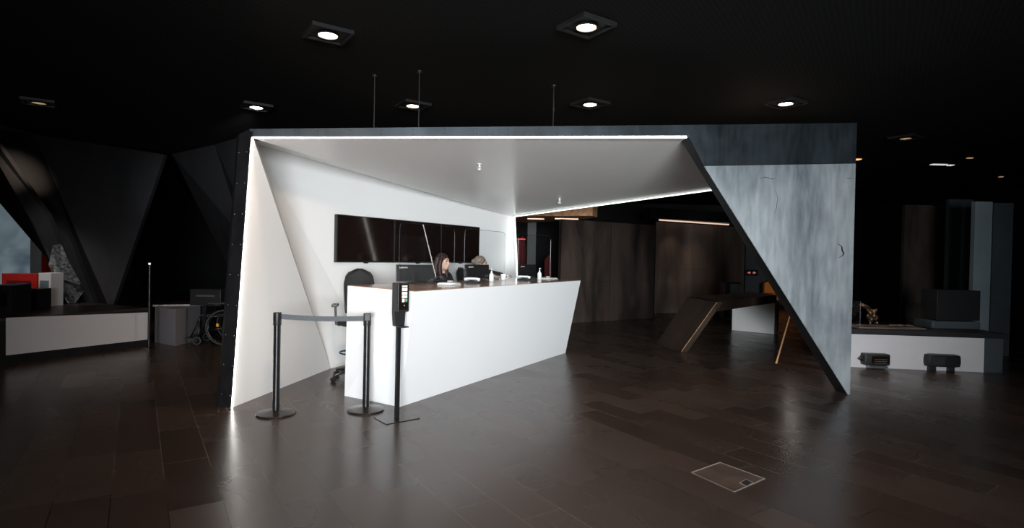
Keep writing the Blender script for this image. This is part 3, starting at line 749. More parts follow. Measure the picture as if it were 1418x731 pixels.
for (px, py), proto, lab, kind in spots_:
    o = proto if proto.name not in seen else copy_tree(proto); seen.add(proto.name)
    p = F(px, py, HC-.03); o.location = (p.x, p.y, HC); o.rotation_euler.z = math.radians(33.7); o['label'] = lab
    if kind == 1: spot('downlight_beam', (p.x, p.y, HC-.06), (p.x, p.y, 0), 70, 110, .9, (1, .72, .5), .06)
    elif kind == 0: spot('downlight_beam', (p.x, p.y, HC-.06), (p.x, p.y, 0), 8, 80, .8, (1, .74, .5), .06)

# two unseen downlights, added to warm the side wall and the near floor
for (x, y, tx, ty, tz, pw, an, lab) in ((-.6, 2.4, -2.6, 6.2, 1.2, 340, 46, 'added unseen ceiling downlight, tilted towards the booth side wall'), (1.2, 2.6, .6, 3.8, 0, 110, 100, 'added unseen ceiling downlight above the open floor')):
    o = copy_tree(dl); o.location = (x, y, HC); o.rotation_euler.z = math.radians(33.7); o['label'] = lab
    spot('downlight_beam', (x, y, HC-.07), (tx, ty, tz), pw, an, .9, (1, .70, .52), .12)
# adjustable heads of the two left downlights aimed at the folded steel
def aim(px, py, tpx, tpy, ty, pw, an, col):
    p = F(px, py, HC-.03); spot('downlight_beam', (p.x, p.y-.0, HC-.08), D(tpx, tpy, ty), pw, an, 1.0, col, .08)
aim(1254, 192, 1225, 488, 8.3, 90, 44, (1, .80, .66)); aim(54, 143, 26, 235, 9.6, 700, 23, (1, .78, .6)); aim(355, 149, 318, 225, 10.2, 420, 36, (.92, .95, 1))
p_ = D(60, 420, 9.4); spot('added_fill_beam', (p_.x+1.0, 7.8, 3.4), (p_.x, 9.6, .9), 160, 50, .8, (1, .9, .85), .1)  # added spot without a fixture, brightens the red things at far left
# tiny distant lamps in the ceiling on the right
for i, (px, py, sx_, sy_, col, lab) in enumerate(((1300, 228, .30, .10, 'tiny', 'short white tube-like ceiling lamp glowing in the dark right background'), (1316, 229, .10, .10, 'tiny', 'tiny white ceiling lamp just right of the short white tube-like lamp'),
                             (1343, 219, .10, .05, 'lamp_dim', 'faint small ceiling lamp high in the dark right background'), (1386, 245, .07, .07, 'lamp_dim', 'faintest small ceiling lamp near the right picture edge'), (1187.5, 221, .10, .12, 'amber', 'small amber ceiling lamp beside the top edge of the right steel plate'))):
    p = F(px, py, HC-.02); t = thing('small_lamp', lab, 'lamp', (p.x, p.y, HC+.003), 0, 'small distant lamps')
    MB().box((0, 0, -.008), (sx_+.06, sy_+.06, .016)).build('housing', 'black', t)
    MB().box((0, 0, -.022), (sx_, sy_, .012), bev=.003).build('lens', col, t)

# ------------------------------------------------------------------ floor hatch and metal joints
ha, hb_, hc_, hd_ = F(957.5, 654.5), F(997, 640.5), F(1059, 663), F(1016.6, 681.5)
hatch = thing('floor_hatch', 'square floor access hatch with thin metal edging in the dark stone floor', 'floor hatch', ((ha+hc_)/2).to_tuple())
cc = (ha+hb_+hc_+hd_)/4
mb = MB(); mb.slab([q+Vector((0, 0, .0005)) for q in (ha, hb_, hc_, hd_)], (0, 0, .0015)); mb.build('lid', 'plank', hatch, world=True)
def edge(a, b, w, m='grout', nm='metal_edge'):
    d = (b-a).normalized(); s_ = Vector((-d.y, d.x, 0))*w; z = Vector((0, 0, .002))
    mb = MB(); mb.slab([a-s_+z, b-s_+z, b+s_+z, a+s_+z], (0, 0, .0015)); mb.build(nm, m, hatch, world=True)
edge(ha, hb_, .005); edge(hb_, hc_, .0025); edge(hd_, hc_, .004); edge(ha, hd_, .0012)
k1 = [F(1024.5, 669), F(1033, 664), F(1043, 668.8), F(1034, 673.5)]
for i in range(4): edge(k1[i], k1[(i+1) % 4], .0025)
mb = MB(); mb.slab([q+Vector((0, 0, .0022)) for q in k1], (0, 0, .001)); mb.build('cable_flap', 'steel_black', hatch, world=True)

# ------------------------------------------------------------------ folded desk behind
dz = .83
A_, B_, C_, D_ = F(993, 418, dz), F(1075.5, 408.5, dz), F(1040, 404.5, dz), F(952, 411, dz)
f1, f2 = F(943.5, 487.5), F(909, 475.5)
desk = thing('folded_desk', 'dark brown folded desk with slanted side and white inner end panel, behind the booth', 'desk', ((f1+F(1072, 462))/2).to_tuple())
dn_ = Vector((0, 0, -.16))
mb = MB(); mb.slab([A_, B_, C_, D_], dn_); mb.build('desktop', 'darkwood', desk, world=True)
mb = MB(); mb.slab([D_+Vector((-.004, -.004, 0)), A_+Vector((-.004, -.004, 0)), f1, f2], Vector((.12, .06, 0))); mb.build('slanted_side', 'darkwood', desk, world=True)
e1 = F(1075, 463); e2 = F(1013, 457); zt_ = dz-.16
mb = MB(); mb.slab([V(e1.x, e1.y), V(e2.x, e2.y), V(e2.x, e2.y, zt_), V(e1.x, e1.y, zt_)], Vector((.08, .08, 0))); mb.build('end_panel', 'darkwood', desk, world=True)
q1 = e1.lerp(e2, .05); q2 = e1.lerp(e2, .99)
mb = MB(); mb.slab([V(q1.x-.01, q1.y-.02, .003), V(q2.x-.01, q2.y-.02, .003), V(q2.x-.01, q2.y-.02, zt_-.01), V(q1.x-.01, q1.y-.02, zt_-.01)], Vector((.012, .015, 0))); mb.build('white_lining', 'white', desk, world=True)
mb = MB(); mb.tube([f1+Vector((0, -.004, .01)), A_+Vector((-.004, -.008, -.0))], .007, 6); mb.build('edge_trim', 'soffit', desk, world=True)

# ------------------------------------------------------------------ hall behind the booth
def upright(name, m, px0, py0, px1, py1, ztop, lab, cat, thick=.12, zbot=0, parts=None, kind=None):
    a = F(px0, py0); c = F(px1, py1); a.z = c.z = zbot
    n = Vector((-(c.y-a.y), c.x-a.x, 0)).normalized()*thick
    if n.y < 0: n = -n
    mb = MB(); mb.slab([a, c, V(c.x, c.y, ztop), V(a.x, a.y, ztop)], n)
    if kind: o = struct(name, mb, m)
    else: o = tag(mb.build(name, m), lab, cat)
    return o, a, c
for (x0, y0, x1, y1) in ((783, 447.5, 843, 444), (843.8, 444, 902, 440.7)):
    pass
cl = thing('wall_cladding', 'tall dark brown stained wall cladding behind the far end of the counter', 'wall panel', F(843, 444).to_tuple())
for (x0, y0, x1, y1) in ((775, 448, 843, 444), (843.6, 444, 904, 440.5)):
    a = F(x0, y0); c = F(x1, y1)
    for z0, z1 in ((0, .95), (.954, 2.42)):
        mb = MB(); mb.slab([V(a.x, a.y, z0), V(c.x, c.y, z0), V(c.x, c.y, z1), V(a.x, a.y, z1)], (-.05, .15, 0)); mb.build('panel', 'wallwood', cl, world=True)
a = F(906, 434); c = F(1001, 430); c2 = F(1029, 429)
rc = thing('recessed_wall', 'lighter brown recessed wall under a thin cove light, beyond the folded desk', 'wall panel', ((a+c)/2).to_tuple())
for (p0, p1) in ((a, c.lerp(a, .12)), (c.lerp(a, .115), c2)):
    for z0, z1 in ((0, 1.25), (1.254, 2.6)):
        mb = MB(); mb.slab([V(p0.x, p0.y, z0), V(p1.x, p1.y, z0), V(p1.x, p1.y, z1), V(p0.x, p0.y, z1)], (0, .15, 0)); mb.build('panel', 'wallwood2', rc, world=True)
MT['cove'] = emis('cove_diffuser', (1, .72, .55), .8)
cv = thing('cove_light', 'thin horizontal cove light along the top of the recessed brown wall', 'light', V(a.x, a.y-.3, 2.62).to_tuple())
mb = MB(); mb.tube([V(a.x, a.y-.3, 2.63), V(c.x, c.y-.3, 2.63)], .02, 8); mb.build('diffuser', 'cove', cv, world=True)
mb = MB(); mb.slab([V(a.x-.3, a.y-.5, 2.66), V(c2.x+.4, c2.y-.5, 2.66), V(c2.x+.4, c2.y+.2, 2.66), V(a.x-.3, a.y+.2, 2.66)], (0, 0, .3)); mb.build('ceiling_beam', 'steel_black', cv, world=True)
for px in (945, 985):
    q = D(px, 312, a.y-.5); spot('wall_washer', (q.x, q.y-.1, 2.6), (q.x, q.y+.9, 1.4), 12, 62, .9, (1, .70, .52), .04)
spot('hall_beam', (4.2, 10.6, 3.4), (5.2, 12.1, .4), 40, 40, .9, (1, .85, .75), .08)
# oak soffit with flush lights
sz_ = 2.46
s0, s1_, s2_, s3_ = D(716, 300, 13.5), D(812, 290, 13.5), D(905, 290, 17), D(735, 300, 17)
sf = thing('oak_soffit', 'warm lit oak ceiling soffit seen above the far end of the counter', 'ceiling panel', (s0.x, s0.y, 0))
so = [(.1, 13.0), (1.75, 12.4), (1.9, 12.7), (1.6, 14.0), (.3, 15.5), (0, 15)]
mb = MB(); mb.slab([V(x, y, sz_) for x, y in so], (0, 0, .45)); mb.build('soffit_board', 'soffit', sf, world=True)
for (x0, x1, y) in ((.35, .75, 13.6), (1.0, 1.55, 13.4)):
    mb = MB(); mb.box(((x0+x1)/2, y, sz_-.012), (x1-x0, .06, .02)); mb.build('flush_light', 'cove', sf, world=True)
spot('soffit_washer', (1.2, 11.2, 2.2), (1.5, 12.5, 2.7), 8, 100, .8, (1, .66, .4), .05)
for px in (800, 865):
    q = D(px, 330, 12.2); spot('hall_beam', (q.x, q.y, 3.4), (q.x+.1, q.y+1.3, 1.3), 7, 60, .9, (1, .72, .55), .05)
# grey column and red banners beyond the counter
q = D(735, 385, 15.5); tag(MB().box((q.x, q.y, 1.24), (.24, .24, 2.48), bev=.01).build('column', 'column_grey'), 'slim grey column in the dark behind the farthest acrylic guard', 'column')
for (px0, px1, pt, lab) in ((713, 728, 327, 'red draped chair back left of the slim grey column'), (754, 764, 352, 'dim red draped chair back right of the slim grey column')):
    a = D(px0, 384, 16.6); c = D(px1, 384, 16.6); top = D(px0, pt, 16.6).z
    t = thing('red_chair', lab, 'chair', ((a.x+c.x)/2, 16.6, 0), .2, 'red chairs in the dark hall')
    w = (c.x-a.x)
    n = 8; mb = MB(); pts_ = [(-w/2, .0, .42), (w/2, 0, .42)]+[(w/2-w*.35*(k/n), 0, .42+(top-.42)*(.75+.25*math.sin(PI/2*k/n))) for k in range(n+1)]+[(-w/2, 0, top-.15)]
    mb.slab(pts_, (0, .06, 0)); mb.build('backrest', 'redcloth', t)
    MB().box((0, -.25, .44), (w, .5, .09), bev=.02).build('seat', 'redcloth', t)
    for sx_ in (-1, 1):
        for sy_ in (-.45, 0): MB().box((sx_*(w/2-.03), sy_, .2), (.03, .03, .4)).build('leg', 'black', t)
q = D(722, 331, 15.2)
t = thing('red_lamp', 'thin red glowing strip in the dark beyond the last guard', 'light', (q.x, q.y, 0)); MB().box((0, 0, q.z), (.22, .02, .025)).build('glowing_strip', emis('red_glow', (1, .02, .02), .35), t)
MB().tube([(0, .02, 0), (0, .02, q.z)], .015, 8).build('stem', 'black', t)

MT['floor_streak_glow'] = emis('floor_streak_glow', (1, .55, .3), .2)  # reflected streak of light on the floor, put in as a glowing strip
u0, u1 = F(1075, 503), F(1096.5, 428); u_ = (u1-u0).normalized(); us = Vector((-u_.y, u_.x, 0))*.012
tag(MB().slab([u0-us, u0+us, u1+us, u1-us], (0, 0, .004)).build('floor_reflection_streak', 'floor_streak_glow'), 'warm reflected light streak on the floor behind the slanted steel plate, made as a glowing strip', 'painted light streak')
# dark wall with arrow sign, and orange sofa
sw, a, c = upright('partition', 'pillar_dark', 1031, 421, 1100, 422, 2.9, 'dark blue-grey partition carrying a small arrow sign, beyond the desk', 'partition', .15)
q = PL(1040.5, 377.5, a, c, -.02)
t = thing('arrow_sign', 'small dark sign with two red arrows on the blue-grey partition', 'sign', (q.x, q.y, q.z), math.atan2(c.y-a.y, c.x-a.x))
MB().box((0, -.005, 0), (.5, .02, .22)).build('sign_board', 'steel_black', t)
ms = emis('arrow_red', (.9, .25, .2), .35)
for s_ in (-1, 1):
    x = .07*s_; mb = MB(); mb.slab([(x+.10*s_, -.017, 0), (x, -.017, .045), (x, -.017, .018), (x-.03*s_, -.017, .018), (x-.03*s_, -.017, -.018), (x, -.017, -.018), (x, -.017, -.045)], (0, -.003, 0)); mb.build('arrow', ms, t)
q = F(1074, 424)
t = thing('orange_sofa', 'orange curved-back sofa glimpsed behind the slanted steel plate', 'sofa', (q.x, q.y-.1, 0))
q2 = D(1057, 405, q.y); w = 1.5
x0_ = q2.x-q.x; pr = [(x0_, 0, .35), (x0_+w, 0, .35), (x0_+w, 0, 1.0), (x0_+.45, 0, 1.02), (x0_+.33, 0, .98), (x0_+.22, 0, .86), (x0_+.05, 0, .82), (x0_, 0, .78)]
mb = MB(); mb.slab(pr, (0, .18, 0)); mb.build('backrest', 'orangewood', t, bevel=.03)
MB().box((x0_+w/2, -.28, .36), (w, .6, .22), bev=.04).build('seat', 'orangewood', t)
for xx in (x0_+.06, x0_+w-.06):
    for yy in (-.5, .1): MB().box((xx, yy, .13), (.05, .05, .26)).build('leg', 'black', t)
spot('sofa_lamp_beam', (q.x+.4, q.y-1.2, 3.4), (q.x+.2, q.y, .6), 22, 50, .7, (1, .62, .3), .05)
q = F(1011, 441.5)
t = thing('waste_bin', 'narrow grey-and-black bin standing behind the folded desk', 'bin', (q.x, q.y, 0))
MB().box((0, 0, .47), (.3, .28, .94), bev=.01).build('bin_body', 'pillar', t); MB().box((-.16, -.03, .5), (.16, .3, .9), bev=.01).build('side_door', 'black', t)
MB().box((-.02, 0, .955), (.42, .3, .03), bev=.005).build('lid', 'black', t)

# ------------------------------------------------------------------ right display bench
rb0, rb1 = F(1172, 507.7), F(1362, 515.5)
bz = .56
rbn = thing('display_bench', 'low display bench with white front and black top at the right', 'bench', ((rb0+rb1)/2).to_tuple())
dr = Vector((.03, .6, 0))
mb = MB(); mb.slab([rb0, rb1, V(rb1.x, rb1.y, bz-.07), V(rb0.x, rb0.y, bz-.07)], dr); mb.build('white_front', 'benchwhite', rbn, world=True)
re = F(1388, 516)
mb = MB(); mb.slab([V(rb1.x+.002, rb1.y, 0), re, V(re.x, re.y, bz-.07), V(rb1.x+.002, rb1.y, bz-.07)], dr); mb.build('end_block', 'pillar_dark', rbn, world=True)
mb = MB(); mb.slab([V(rb0.x, rb0.y-.03, bz-.07), V(re.x+.05, re.y-.03, bz-.07), V(re.x+.05, re.y-.03, bz), V(rb0.x, rb0.y-.03, bz)], dr*1.1); mb.build('top', 'steel_black', rbn, world=True)
def panel_up(px0, px1, ptop, y, zb, m, name, lab, cat='panel', th=.08):
    a = D(px0, 400, y); c = D(px1, 400, y); zt2 = D((px0+px1)/2, ptop, y).z
    return tag(MB().slab([V(a.x, y, zb), V(c.x, y, zb), V(c.x, y, zt2), V(a.x, y, zt2)], (0, th, 0)).build(name, m), lab, cat)
panel_up(1347, 1371, 279, 9.55, 0, 'pillar', 'upright_panel', 'tall narrow pale blue-grey panel rising behind the bench end')
panel_up(1372.5, 1400, 281, 9.6, 0, 'pillar_dark', 'upright_panel', 'tall dark panel right of the pale blue-grey one', th=.1)
panel_up(1311, 1345, 276, 10.6, 0, 'pillar_dark', 'upright_panel', 'wide dim grey panel left of the pale narrow panel')
panel_up(1250, 1310, 284, 11.2, 0, 'wallwood', 'upright_panel', 'dim brown panel behind the dark block on the bench')
def bzp(px, py): return F(px, py, bz)
q = F(1314, 446, bz+.0); q = V(D(1314, 440, 8.7).x, 8.75)
t = thing('display_case', 'black rectangular display block on the grey cushion at the bench', 'display block', (q.x, q.y, bz+.001)); MB().box((0, 0, .06), (.75, .4, .12), bev=.04).build('cushion', 'pillar_dark', t); MB().box((.05, 0, .36), (.66, .34, .46), bev=.006).build('block', 'black', t)
# glass vitrine with a dark figurine
q = V(D(1225, 440, 8.6).x, 8.62)
t = thing('glass_vitrine', 'low glass vitrine on the bench beside the slanted steel plate', 'display case', (q.x, q.y, bz+.001))
MB().box((0, 0, .008), (1.0, .42, .015)).build('base_board', 'wallwood2', t)
mb = MB()
for y_ in (-.2, .2): mb.slab([(-.48, y_, .016), (.48, y_, .016), (.48, y_, .4), (-.48, y_, .4)], (0, .006, 0))
for x_ in (-.486, .48): mb.slab([(x_, -.19, .016), (x_, .19, .016), (x_, .19, .4), (x_, -.19, .4)], (.006, 0, 0))
mb.build('glass_panes', 'glass', t)
MB().tube([(-.485, -.2, .016), (-.485, -.2, .4)], .004, 6).build('corner_post', 'greymetal', t)
t2 = thing('metal_sculpture', 'small rough dark metal sculpture in the glass vitrine', 'sculpture', (q.x-.2, q.y, bz+.018))
rnd = random.Random(3); mb = MB()
for k in range(14):
    a_ = rnd.uniform(0, 6.28); r_ = rnd.uniform(.0, .1); mb.ell((r_*math.cos(a_), r_*.6*math.sin(a_), .03+rnd.uniform(0, .2)), (rnd.uniform(.02, .05), .03, rnd.uniform(.02, .05)), (a_, a_, 0), 8, 6)
mb.ell((-.1, 0, .3), (.09, .05, .03), (0, .3, 0)); mb.tube([(0, 0, .02), (-.02, 0, .2), (-.08, 0, .29)], .02, 6)
MT['bronze'] = mat('rough_bronze', (.20, .12, .07), .35, .8, noise=.6, scale=25, bump=.6)
remeshed(mb, 'body_mass', 'bronze', t2, .008, 1)
t3 = thing('stone_slab', 'flat pale rough stones lying on the vitrine base', 'stones', (q.x+.25, q.y-.03, bz+.018))
for k in range(3):
    mb = MB(); mb.ell((-.12+.12*k, .02*(k % 2), .016), (.075, .06, .016), (0, 0, k), 10, 6); mb.build('stone', 'wallwood2', t3)
# two floor devices
def floor_box(px, py, lab, w, h, rounded):
    q = F(px, py); t = thing('floor_speaker', lab, 'speaker', (q.x, q.y, 0), -.05, 'black devices on the floor by the bench')
    if rounded:
        MB().box((0, 0, .055+h/2), (w, .24, h), bev=.07).build('casing', 'black', t, smooth='auto')
        MB().box((-w*.2, -.118, .055+h/2), (w*.4, .01, h*.6), bev=.004).build('front_grille', 'mesh', t)
        for x in (-.14, .12): MB().box((x, 0, .03), (.09, .16, .06), bev=.008).build('foot', 'black', t)
    else:
        MB().box((0, 0, .05+h/2), (w, .24, h), bev=.03).build('casing', 'black', t, smooth='auto')
        MB().box((w*.1, -.125, .05+h/2), (w*.68, .012, h*.62), bev=.004).build('front_panel', 'blackgloss', t)
        MB().tube([(-w*.42, -.05, .05+h*.2), (-w*.62, -.05, .05+h*.5), (-w*.42, -.05, .05+h*.9)], .012, 8).build('handle', 'black', t, smooth=True)
        MB().box((.02, -.02, .03), (w*.7, .2, .035)).build('foot', 'greymetal', t)
        for k in range(3): MB().box((w*.1, -.133, .09+h*.16*k), (w*.5, .004, .008)).build('vent_slat', 'greymetal', t)
floor_box(1208.5, 509, 'boxy black floor device with slatted front near the steel plate tip', .36, .17, False)
floor_box(1300.5, 512.5, 'rounded black floor device on two feet before the white bench front', .47, .19, True)

# ------------------------------------------------------------------ left display bench
lb0, lb1 = F(-60, 515), F(207, 478)
lz = .60
lbn = thing('display_bench', 'long low display bench with white inset front and dark frame at the left', 'bench', ((lb0+lb1)/2).to_tuple())
dl_ = (lb1-lb0).normalized(); nl = Vector((-dl_.y, dl_.x, 0))
if nl.x > 0: nl = -nl
mb = MB(); mb.slab([lb0, lb1, V(lb1.x, lb1.y, lz-.03), V(lb0.x, lb0.y, lz-.03)], nl*.9); mb.build('carcass', 'steel_black', lbn, world=True)
mb = MB(); mb.slab([V(lb0.x, lb0.y, lz-.03), V(lb1.x+dl_.x*.02, lb1.y, lz-.03), V(lb1.x+dl_.x*.02, lb1.y, lz), V(lb0.x, lb0.y, lz)], nl*1.6); mb.build('top', 'darkwood', lbn, world=True)
w0, w1 = PL(8, 492, lb0, lb1), PL(204.5, 470, lb0, lb1); w2, w3 = PL(204.5, 432.5, lb0, lb1), PL(8, 440, lb0, lb1)
mb = MB(); mb.slab([q-nl*.004 for q in (w0, w1, w2, w3)], nl*.003); mb.build('white_front', 'benchwhite', lbn, world=True)
# return desk to the right of the pole
a, c = F(214, 474), F(243, 479)
rt = thing('return_desk', 'dim white-fronted desk continuing the left bench behind the black pole', 'desk', ((a+c)/2).to_tuple())
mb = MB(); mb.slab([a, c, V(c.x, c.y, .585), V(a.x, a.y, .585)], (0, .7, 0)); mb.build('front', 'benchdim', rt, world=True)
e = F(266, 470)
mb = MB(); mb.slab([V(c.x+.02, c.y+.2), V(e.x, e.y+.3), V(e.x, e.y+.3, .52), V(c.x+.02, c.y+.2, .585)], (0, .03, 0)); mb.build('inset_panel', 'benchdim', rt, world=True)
mb = MB(); mb.slab([V(a.x-.02, a.y-.03, .588), V(e.x+.5, e.y+.0, .588), V(e.x+.5, e.y+.8, .588), V(a.x-.02, a.y+.75, .588)], (0, 0, .03)); mb.build('top', 'darkwood', rt, world=True)
mb = MB(); mb.box((e.x+.1, e.y+.3, .292), (.1, .3, .584)); mb.build('leg', 'black', rt, world=True)
q = F(207.5, 480)
q = V(q.x+.08, q.y-.15)
t = thing('slim_pole', 'slim black pole standing in front of the left bench corner', 'pole', (q.x, q.y, 0))
MB().tube([(0, 0, .01), (0, 0, 1.28)], .018, 12).build('pole', 'blackmetal', t, smooth='auto'); MB().lathe([(.10, 0), (.10, .006), (.02, .014)], n=24).build('base', 'blackmetal', t, smooth='auto')
MB().box((0, -.0, 1.30), (.05, .04, .05), bev=.008).build('lamp_head', 'black', t); MB().box((0.01, -.023, 1.3), (.03, .006, .026)).build('lamp_lens', emis('pole_lamp', (.8, .9, 1), 1.0), t)

# folded steel panels on the left
art = thing('folded_steel_panels', 'tall folded blackened steel panels leaning over the left bench', 'steel sculpture', (D(100, 400, 10).x, 10, 0))
def facet(pts, m='steel_art', th=(0, .1, 0), par=None, nm='steel_panel'):
    q = [D(*p) for p in pts]
    for v in q: v.z = min(max(v.z, .0), HC-.005)
    mb = MB()
    for i in range(1, len(q)-1): mb.slab([q[0], q[i], q[i+1]], th)
    bmesh.ops.remove_doubles(mb.b, verts=mb.b.verts[:], dist=1e-4)
    return mb.build(nm, m, par or art, world=True)
facet([(-30, 178, 9.4), (42, 184, 10.3), (98, 333, 10.0), (137, 436, 9.9), (118, 436, 9.6), (66, 298, 9.5), (-10, 190, 9.3)])
facet([(42, 184, 10.31), (228, 214, 12.0), (152, 436, 10.4), (137, 436, 9.92), (98, 333, 10.01)])
facet([(-10, 205, 9.6), (66, 299, 9.6), (118, 436, 9.7), (96, 400, 10.3), (72, 366, 10.4), (-10, 270, 10.4)], 'darkwood')
art2 = thing('folded_steel_panels', 'folded brushed steel panels rising behind the booth post', 'steel sculpture', (D(300, 400, 11).x, 11, 0))
facet([(238, 213, 12.0), (300, 196, 11.0), (338, 330, 10.6), (322, 380, 11.5)], par=art2)
facet([(298, 196.5, 11.0), (352, 184, 9.6), (352, 330, 9.9), (338, 330, 10.6)], par=art2)
dk = D(240, 400, 13.5)
# crystal wedge
pts = [(72, 345, 9.3), (85, 338, 9.5), (112, 392, 9.4), (117, 402, 9.5), (104, 430, 9.3), (95, 428, 9.2), (75, 385, 9.2)]
q = [D(*p) for p in pts]
for v in q: v.z = max(v.z, lz+.004)
cq = sum(q, Vector())/len(q)
t = thing('crystal_sculpture', 'jagged clear crystal-like wedge leaning against the left steel panels', 'sculpture', (cq.x, cq.y, lz))
mb = MB(); rr_ = random.Random(5); ring = []
for v in q: ring.append(v)
f_ = cq+Vector((.02, -.16, 0)); b_ = cq+Vector((0, .16, 0))
for i in range(len(ring)):
    a, c = ring[i], ring[(i+1) % len(ring)]; mid = (a+c)/2+Vector((rr_.uniform(-.04, .04), -.09, rr_.uniform(-.05, .05)))
    for T3 in ((a, mid, f_), (mid, c, f_), (a, c, mid), (a, c, b_)): mb.poly(T3)
bmesh.ops.remove_doubles(mb.b, verts=mb.b.verts[:], dist=1e-5)
MT['crystal'] = mat('clouded_crystal', (.10, .11, .115), .12, .2, noise=.8, scale=22, bump=.5, spec=.9)
mb.build('crystal', 'crystal', t, world=True)
# background at the far left: backlit panel, white column, red wall, boxes
def backing(px0, px1, pt, pb, y, m, name, lab, cat, th=.1, zb=None):
    a = D(px0, pb, y); c = D(px1, pb, y); z1 = D((px0+px1)/2, pt, y).z; z0 = a.z if zb is None else zb
    return tag(MB().slab([V(a.x, y, z0), V(c.x, y, z0), V(c.x, y, z1), V(a.x, y, z1)], (0, th, 0)).build(name, m), lab, cat)
def glowpanel():
    m, nt, b_ = newmat('frosted_backlit_panel'); L = nt.links.new
    tc = N(nt, 'ShaderNodeTexCoord'); nz = N(nt, 'ShaderNodeTexNoise'); nz.inputs['Scale'].default_value = 1.1; nz.inputs['Distortion'].default_value = .6
    L(tc.outputs['Object'], nz.inputs['Vector']); rp = N(nt, 'ShaderNodeValToRGB'); rp.color_ramp.elements[0].position = .38; rp.color_ramp.elements[1].position = .68
    rp.color_ramp.elements[0].color = (.08, .12, .16, 1); rp.color_ramp.elements[1].color = (.24, .31, .34, 1)
    L(nz.outputs['Fac'], rp.inputs[0]); L(rp.outputs[0], b_.inputs['Emission Color']); b_.inputs['Emission Strength'].default_value = .5
    b_.inputs['Base Color'].default_value = (.1, .12, .13, 1); b_.inputs['Roughness'].default_value = .3
    return m
MT['glow'] = glowpanel()
backing(-40, 40, 262, 440, 12.0, 'glow', 'backlit_screen', 'blue-white glowing screen at the far left edge', 'screen', zb=0)
backing(41, 56, 300, 440, 11.9, 'whiteplastic', 'white_post', 'white post between the glowing screen and the red wall', 'post', zb=0)
backing(57, 64, 310, 440, 11.8, 'red', 'red_post', 'narrow bright red post beside the white post', 'post', zb=0)
backing(65, 130, 310, 440, 12.0, 'redcloth', 'red_partition', 'dark red partition behind the steel panels at left', 'partition', zb=0)
def box_on(px0, px1, pt, y, d, m, name, lab, cat, bev=.006, extra=None):
    a = D(px0, 420, y); c = D(px1, 420, y); zt3 = D((px0+px1)/2, pt, y).z
    t = thing(name, lab, cat, ((a.x+c.x)/2, y+d/2, lz+.001))
    h = zt3-lz
    MB().box((0, 0, h/2), (c.x-a.x, d, h), bev=bev).build('casing', m, t)
    if extra: MB().box((0, -d/2-.004, h*.5), ((c.x-a.x)*.7, .008, h*.55)).build('front_panel', extra, t)
    return t
box_on(-20, 16, 395, 7.75, .3, 'black', 'black_cabinet', 'black box at the left picture edge on the bench', 'box', extra='blackgloss')
box_on(18.5, 27, 393, 8.1, .2, 'greymetal', 'brochure_holder', 'slim grey upright holder right of the black box', 'holder', extra='pillar')
box_on(2, 50, 379, 9.0, .25, 'red', 'red_display_box', 'red box on the left bench under the glowing screen', 'box', extra='redcloth')
box_on(30, 52, 400, 8.35, .25, 'black', 'low_black_box', 'low black box in front of the red box on the left bench', 'box', extra='blackgloss')
box_on(53, 70, 378, 8.75, .25, 'whiteplastic', 'white_display_block', 'white block between the red box and the crystal wedge', 'block', extra='pillar')

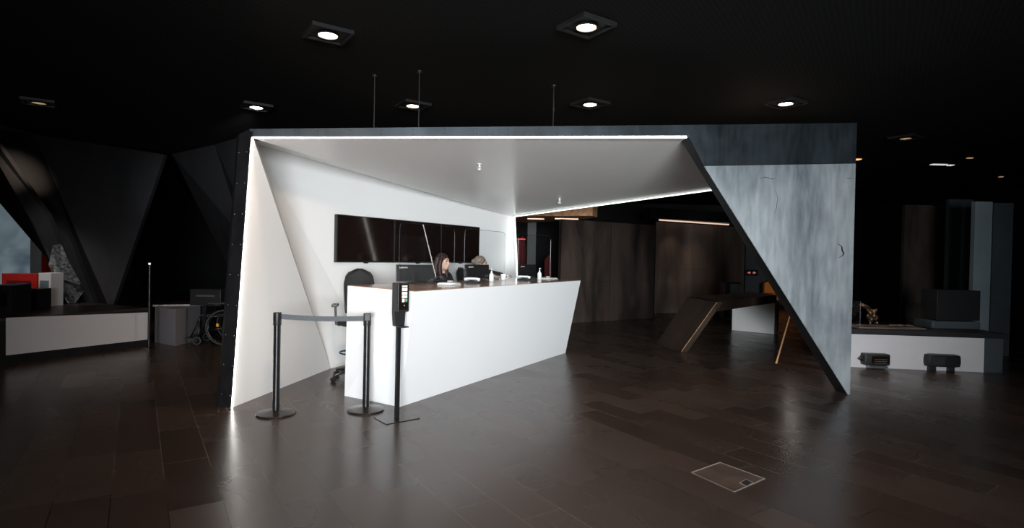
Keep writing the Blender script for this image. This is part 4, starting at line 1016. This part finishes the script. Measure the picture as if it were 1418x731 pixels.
# ------------------------------------------------------------------ wheelchair
q = F(318, 474)
q = V(D(318, 440, 9.3).x, 9.3)
wc = thing('wheelchair', 'dark folded wheelchair half hidden behind the booth post', 'wheelchair', (q.x, q.y, 0), math.radians(10))
for y_ in (-.26, .26):
    mb = MB(); mb.torus((0, y_, .29), .275, .014, 'y', 40); 
    w_ = mb.build('wheel', 'tyre', wc, smooth=True)
    MB().torus((0, y_+(.03 if y_ > 0 else -.03), .29), .24, .007, 'y', 36).build('hand_rim', 'blackmetal', w_, smooth=True)
    mb = MB()
    for k in range(16): a_ = 2*PI*k/16; mb.tube([(0, y_, .29), (.27*math.cos(a_), y_, .29+.27*math.sin(a_))], .0022, 5)
    mb.build('spokes', 'blackmetal', w_)
    mb = MB(); mb.torus((-.42, y_*.85, .07), .055, .014, 'y', 20); mb.tube([(-.42, y_*.85-.02, .07), (-.42, y_*.85+.02, .07)], .015, 8); mb.build('caster_wheel', 'tyre', wc, smooth=True)
    MB().tube([(-.42, y_*.85, .07), (-.40, y_*.85, .2), (-.38, y_*.85, .44)], .011, 8).build('fork', 'blackmetal', wc, smooth=True)
    mb = MB(); mb.tube([(.05, y_*.82, .29), (.05, y_*.82, .9), (.16, y_*.82, .93)], .012, 8); mb.tube([(.05, y_*.82, .46), (-.38, y_*.82, .46), (-.44, y_*.82, .3), (-.52, y_*.82, .12)], .012, 8); mb.tube([(.05, y_*.82, .29), (-.38, y_*.82, .22)], .010, 8); mb.tube([(.05, y_*.82, .66), (-.28, y_*.82, .66), (-.30, y_*.82, .46)], .010, 8); mb.build('side_frame', 'blackmetal', wc, smooth=True)
    MB().box((-.13, y_*.82, .675), (.27, .05, .03), bev=.01).build('armrest', 'black', wc)
    MB().box((-.55, y_*.5, .11), (.12, .16, .015), bev=.004).build('footplate', 'black', wc)
    MB().box((-.10, y_-.012, .33), (.035, .008, .05), bev=.002).build('reflector', 'orange_reflector', w_)
MB().box((-.17, 0, .475), (.42, .42, .04), bev=.012).build('seat', 'blackcloth', wc)
MB().box((.045, 0, .71), (.02, .42, .36), bev=.008).build('backrest', 'blackcloth', wc)
# items on the return desk
q = F(280, 428, .62)
t = thing('black_box', 'black case on the desk behind the wheelchair', 'box', (q.x-.2, q.y+.6, .620)); MB().box((0, 0, .14), (.5, .3, .27), bev=.01).build('case_body', 'black', t); MB().box((0, -.152, .17), (.3, .006, .03)).build('latch_plate', 'greymetal', t)

# ------------------------------------------------------------------ lights
def area(name, loc, target, sx, sy, power, col, spread=180):
    l = bpy.data.lights.new(name, 'AREA'); l.shape = 'RECTANGLE'; l.size = sx; l.size_y = sy; l.energy = power; l.color = col; l.spread = math.radians(spread)
    o = bpy.data.objects.new(name, l); COL.objects.link(o); o.location = loc
    o.rotation_euler = (Vector(target)-Vector(loc)).to_track_quat('-Z', 'Y').to_euler(); return o
# daylight entering by the long window behind the camera
area('window_daylight', (1.3, Y0-.3, 1.75), (.6, 6.5, 1.2), 4.4, 2.3, 330, (.92, .97, 1.0), 56)
w = bpy.data.worlds.new('world'); S.world = w; w.use_nodes = True
w.node_tree.nodes['Background'].inputs[0].default_value = (.5, .6, .75, 1); w.node_tree.nodes['Background'].inputs[1].default_value = .3
S.view_settings.view_transform = 'Standard'; S.view_settings.look = 'None'; S.view_settings.gamma = 1; S.view_settings.use_curve_mapping = False
S.view_settings.exposure = 0
S.cycles.max_bounces = 10; S.cycles.transparent_max_bounces = 12; S.cycles.sample_clamp_indirect = 4
for o in list(COL.objects):
    if o.name.startswith('floor') and o.parent is None: pass
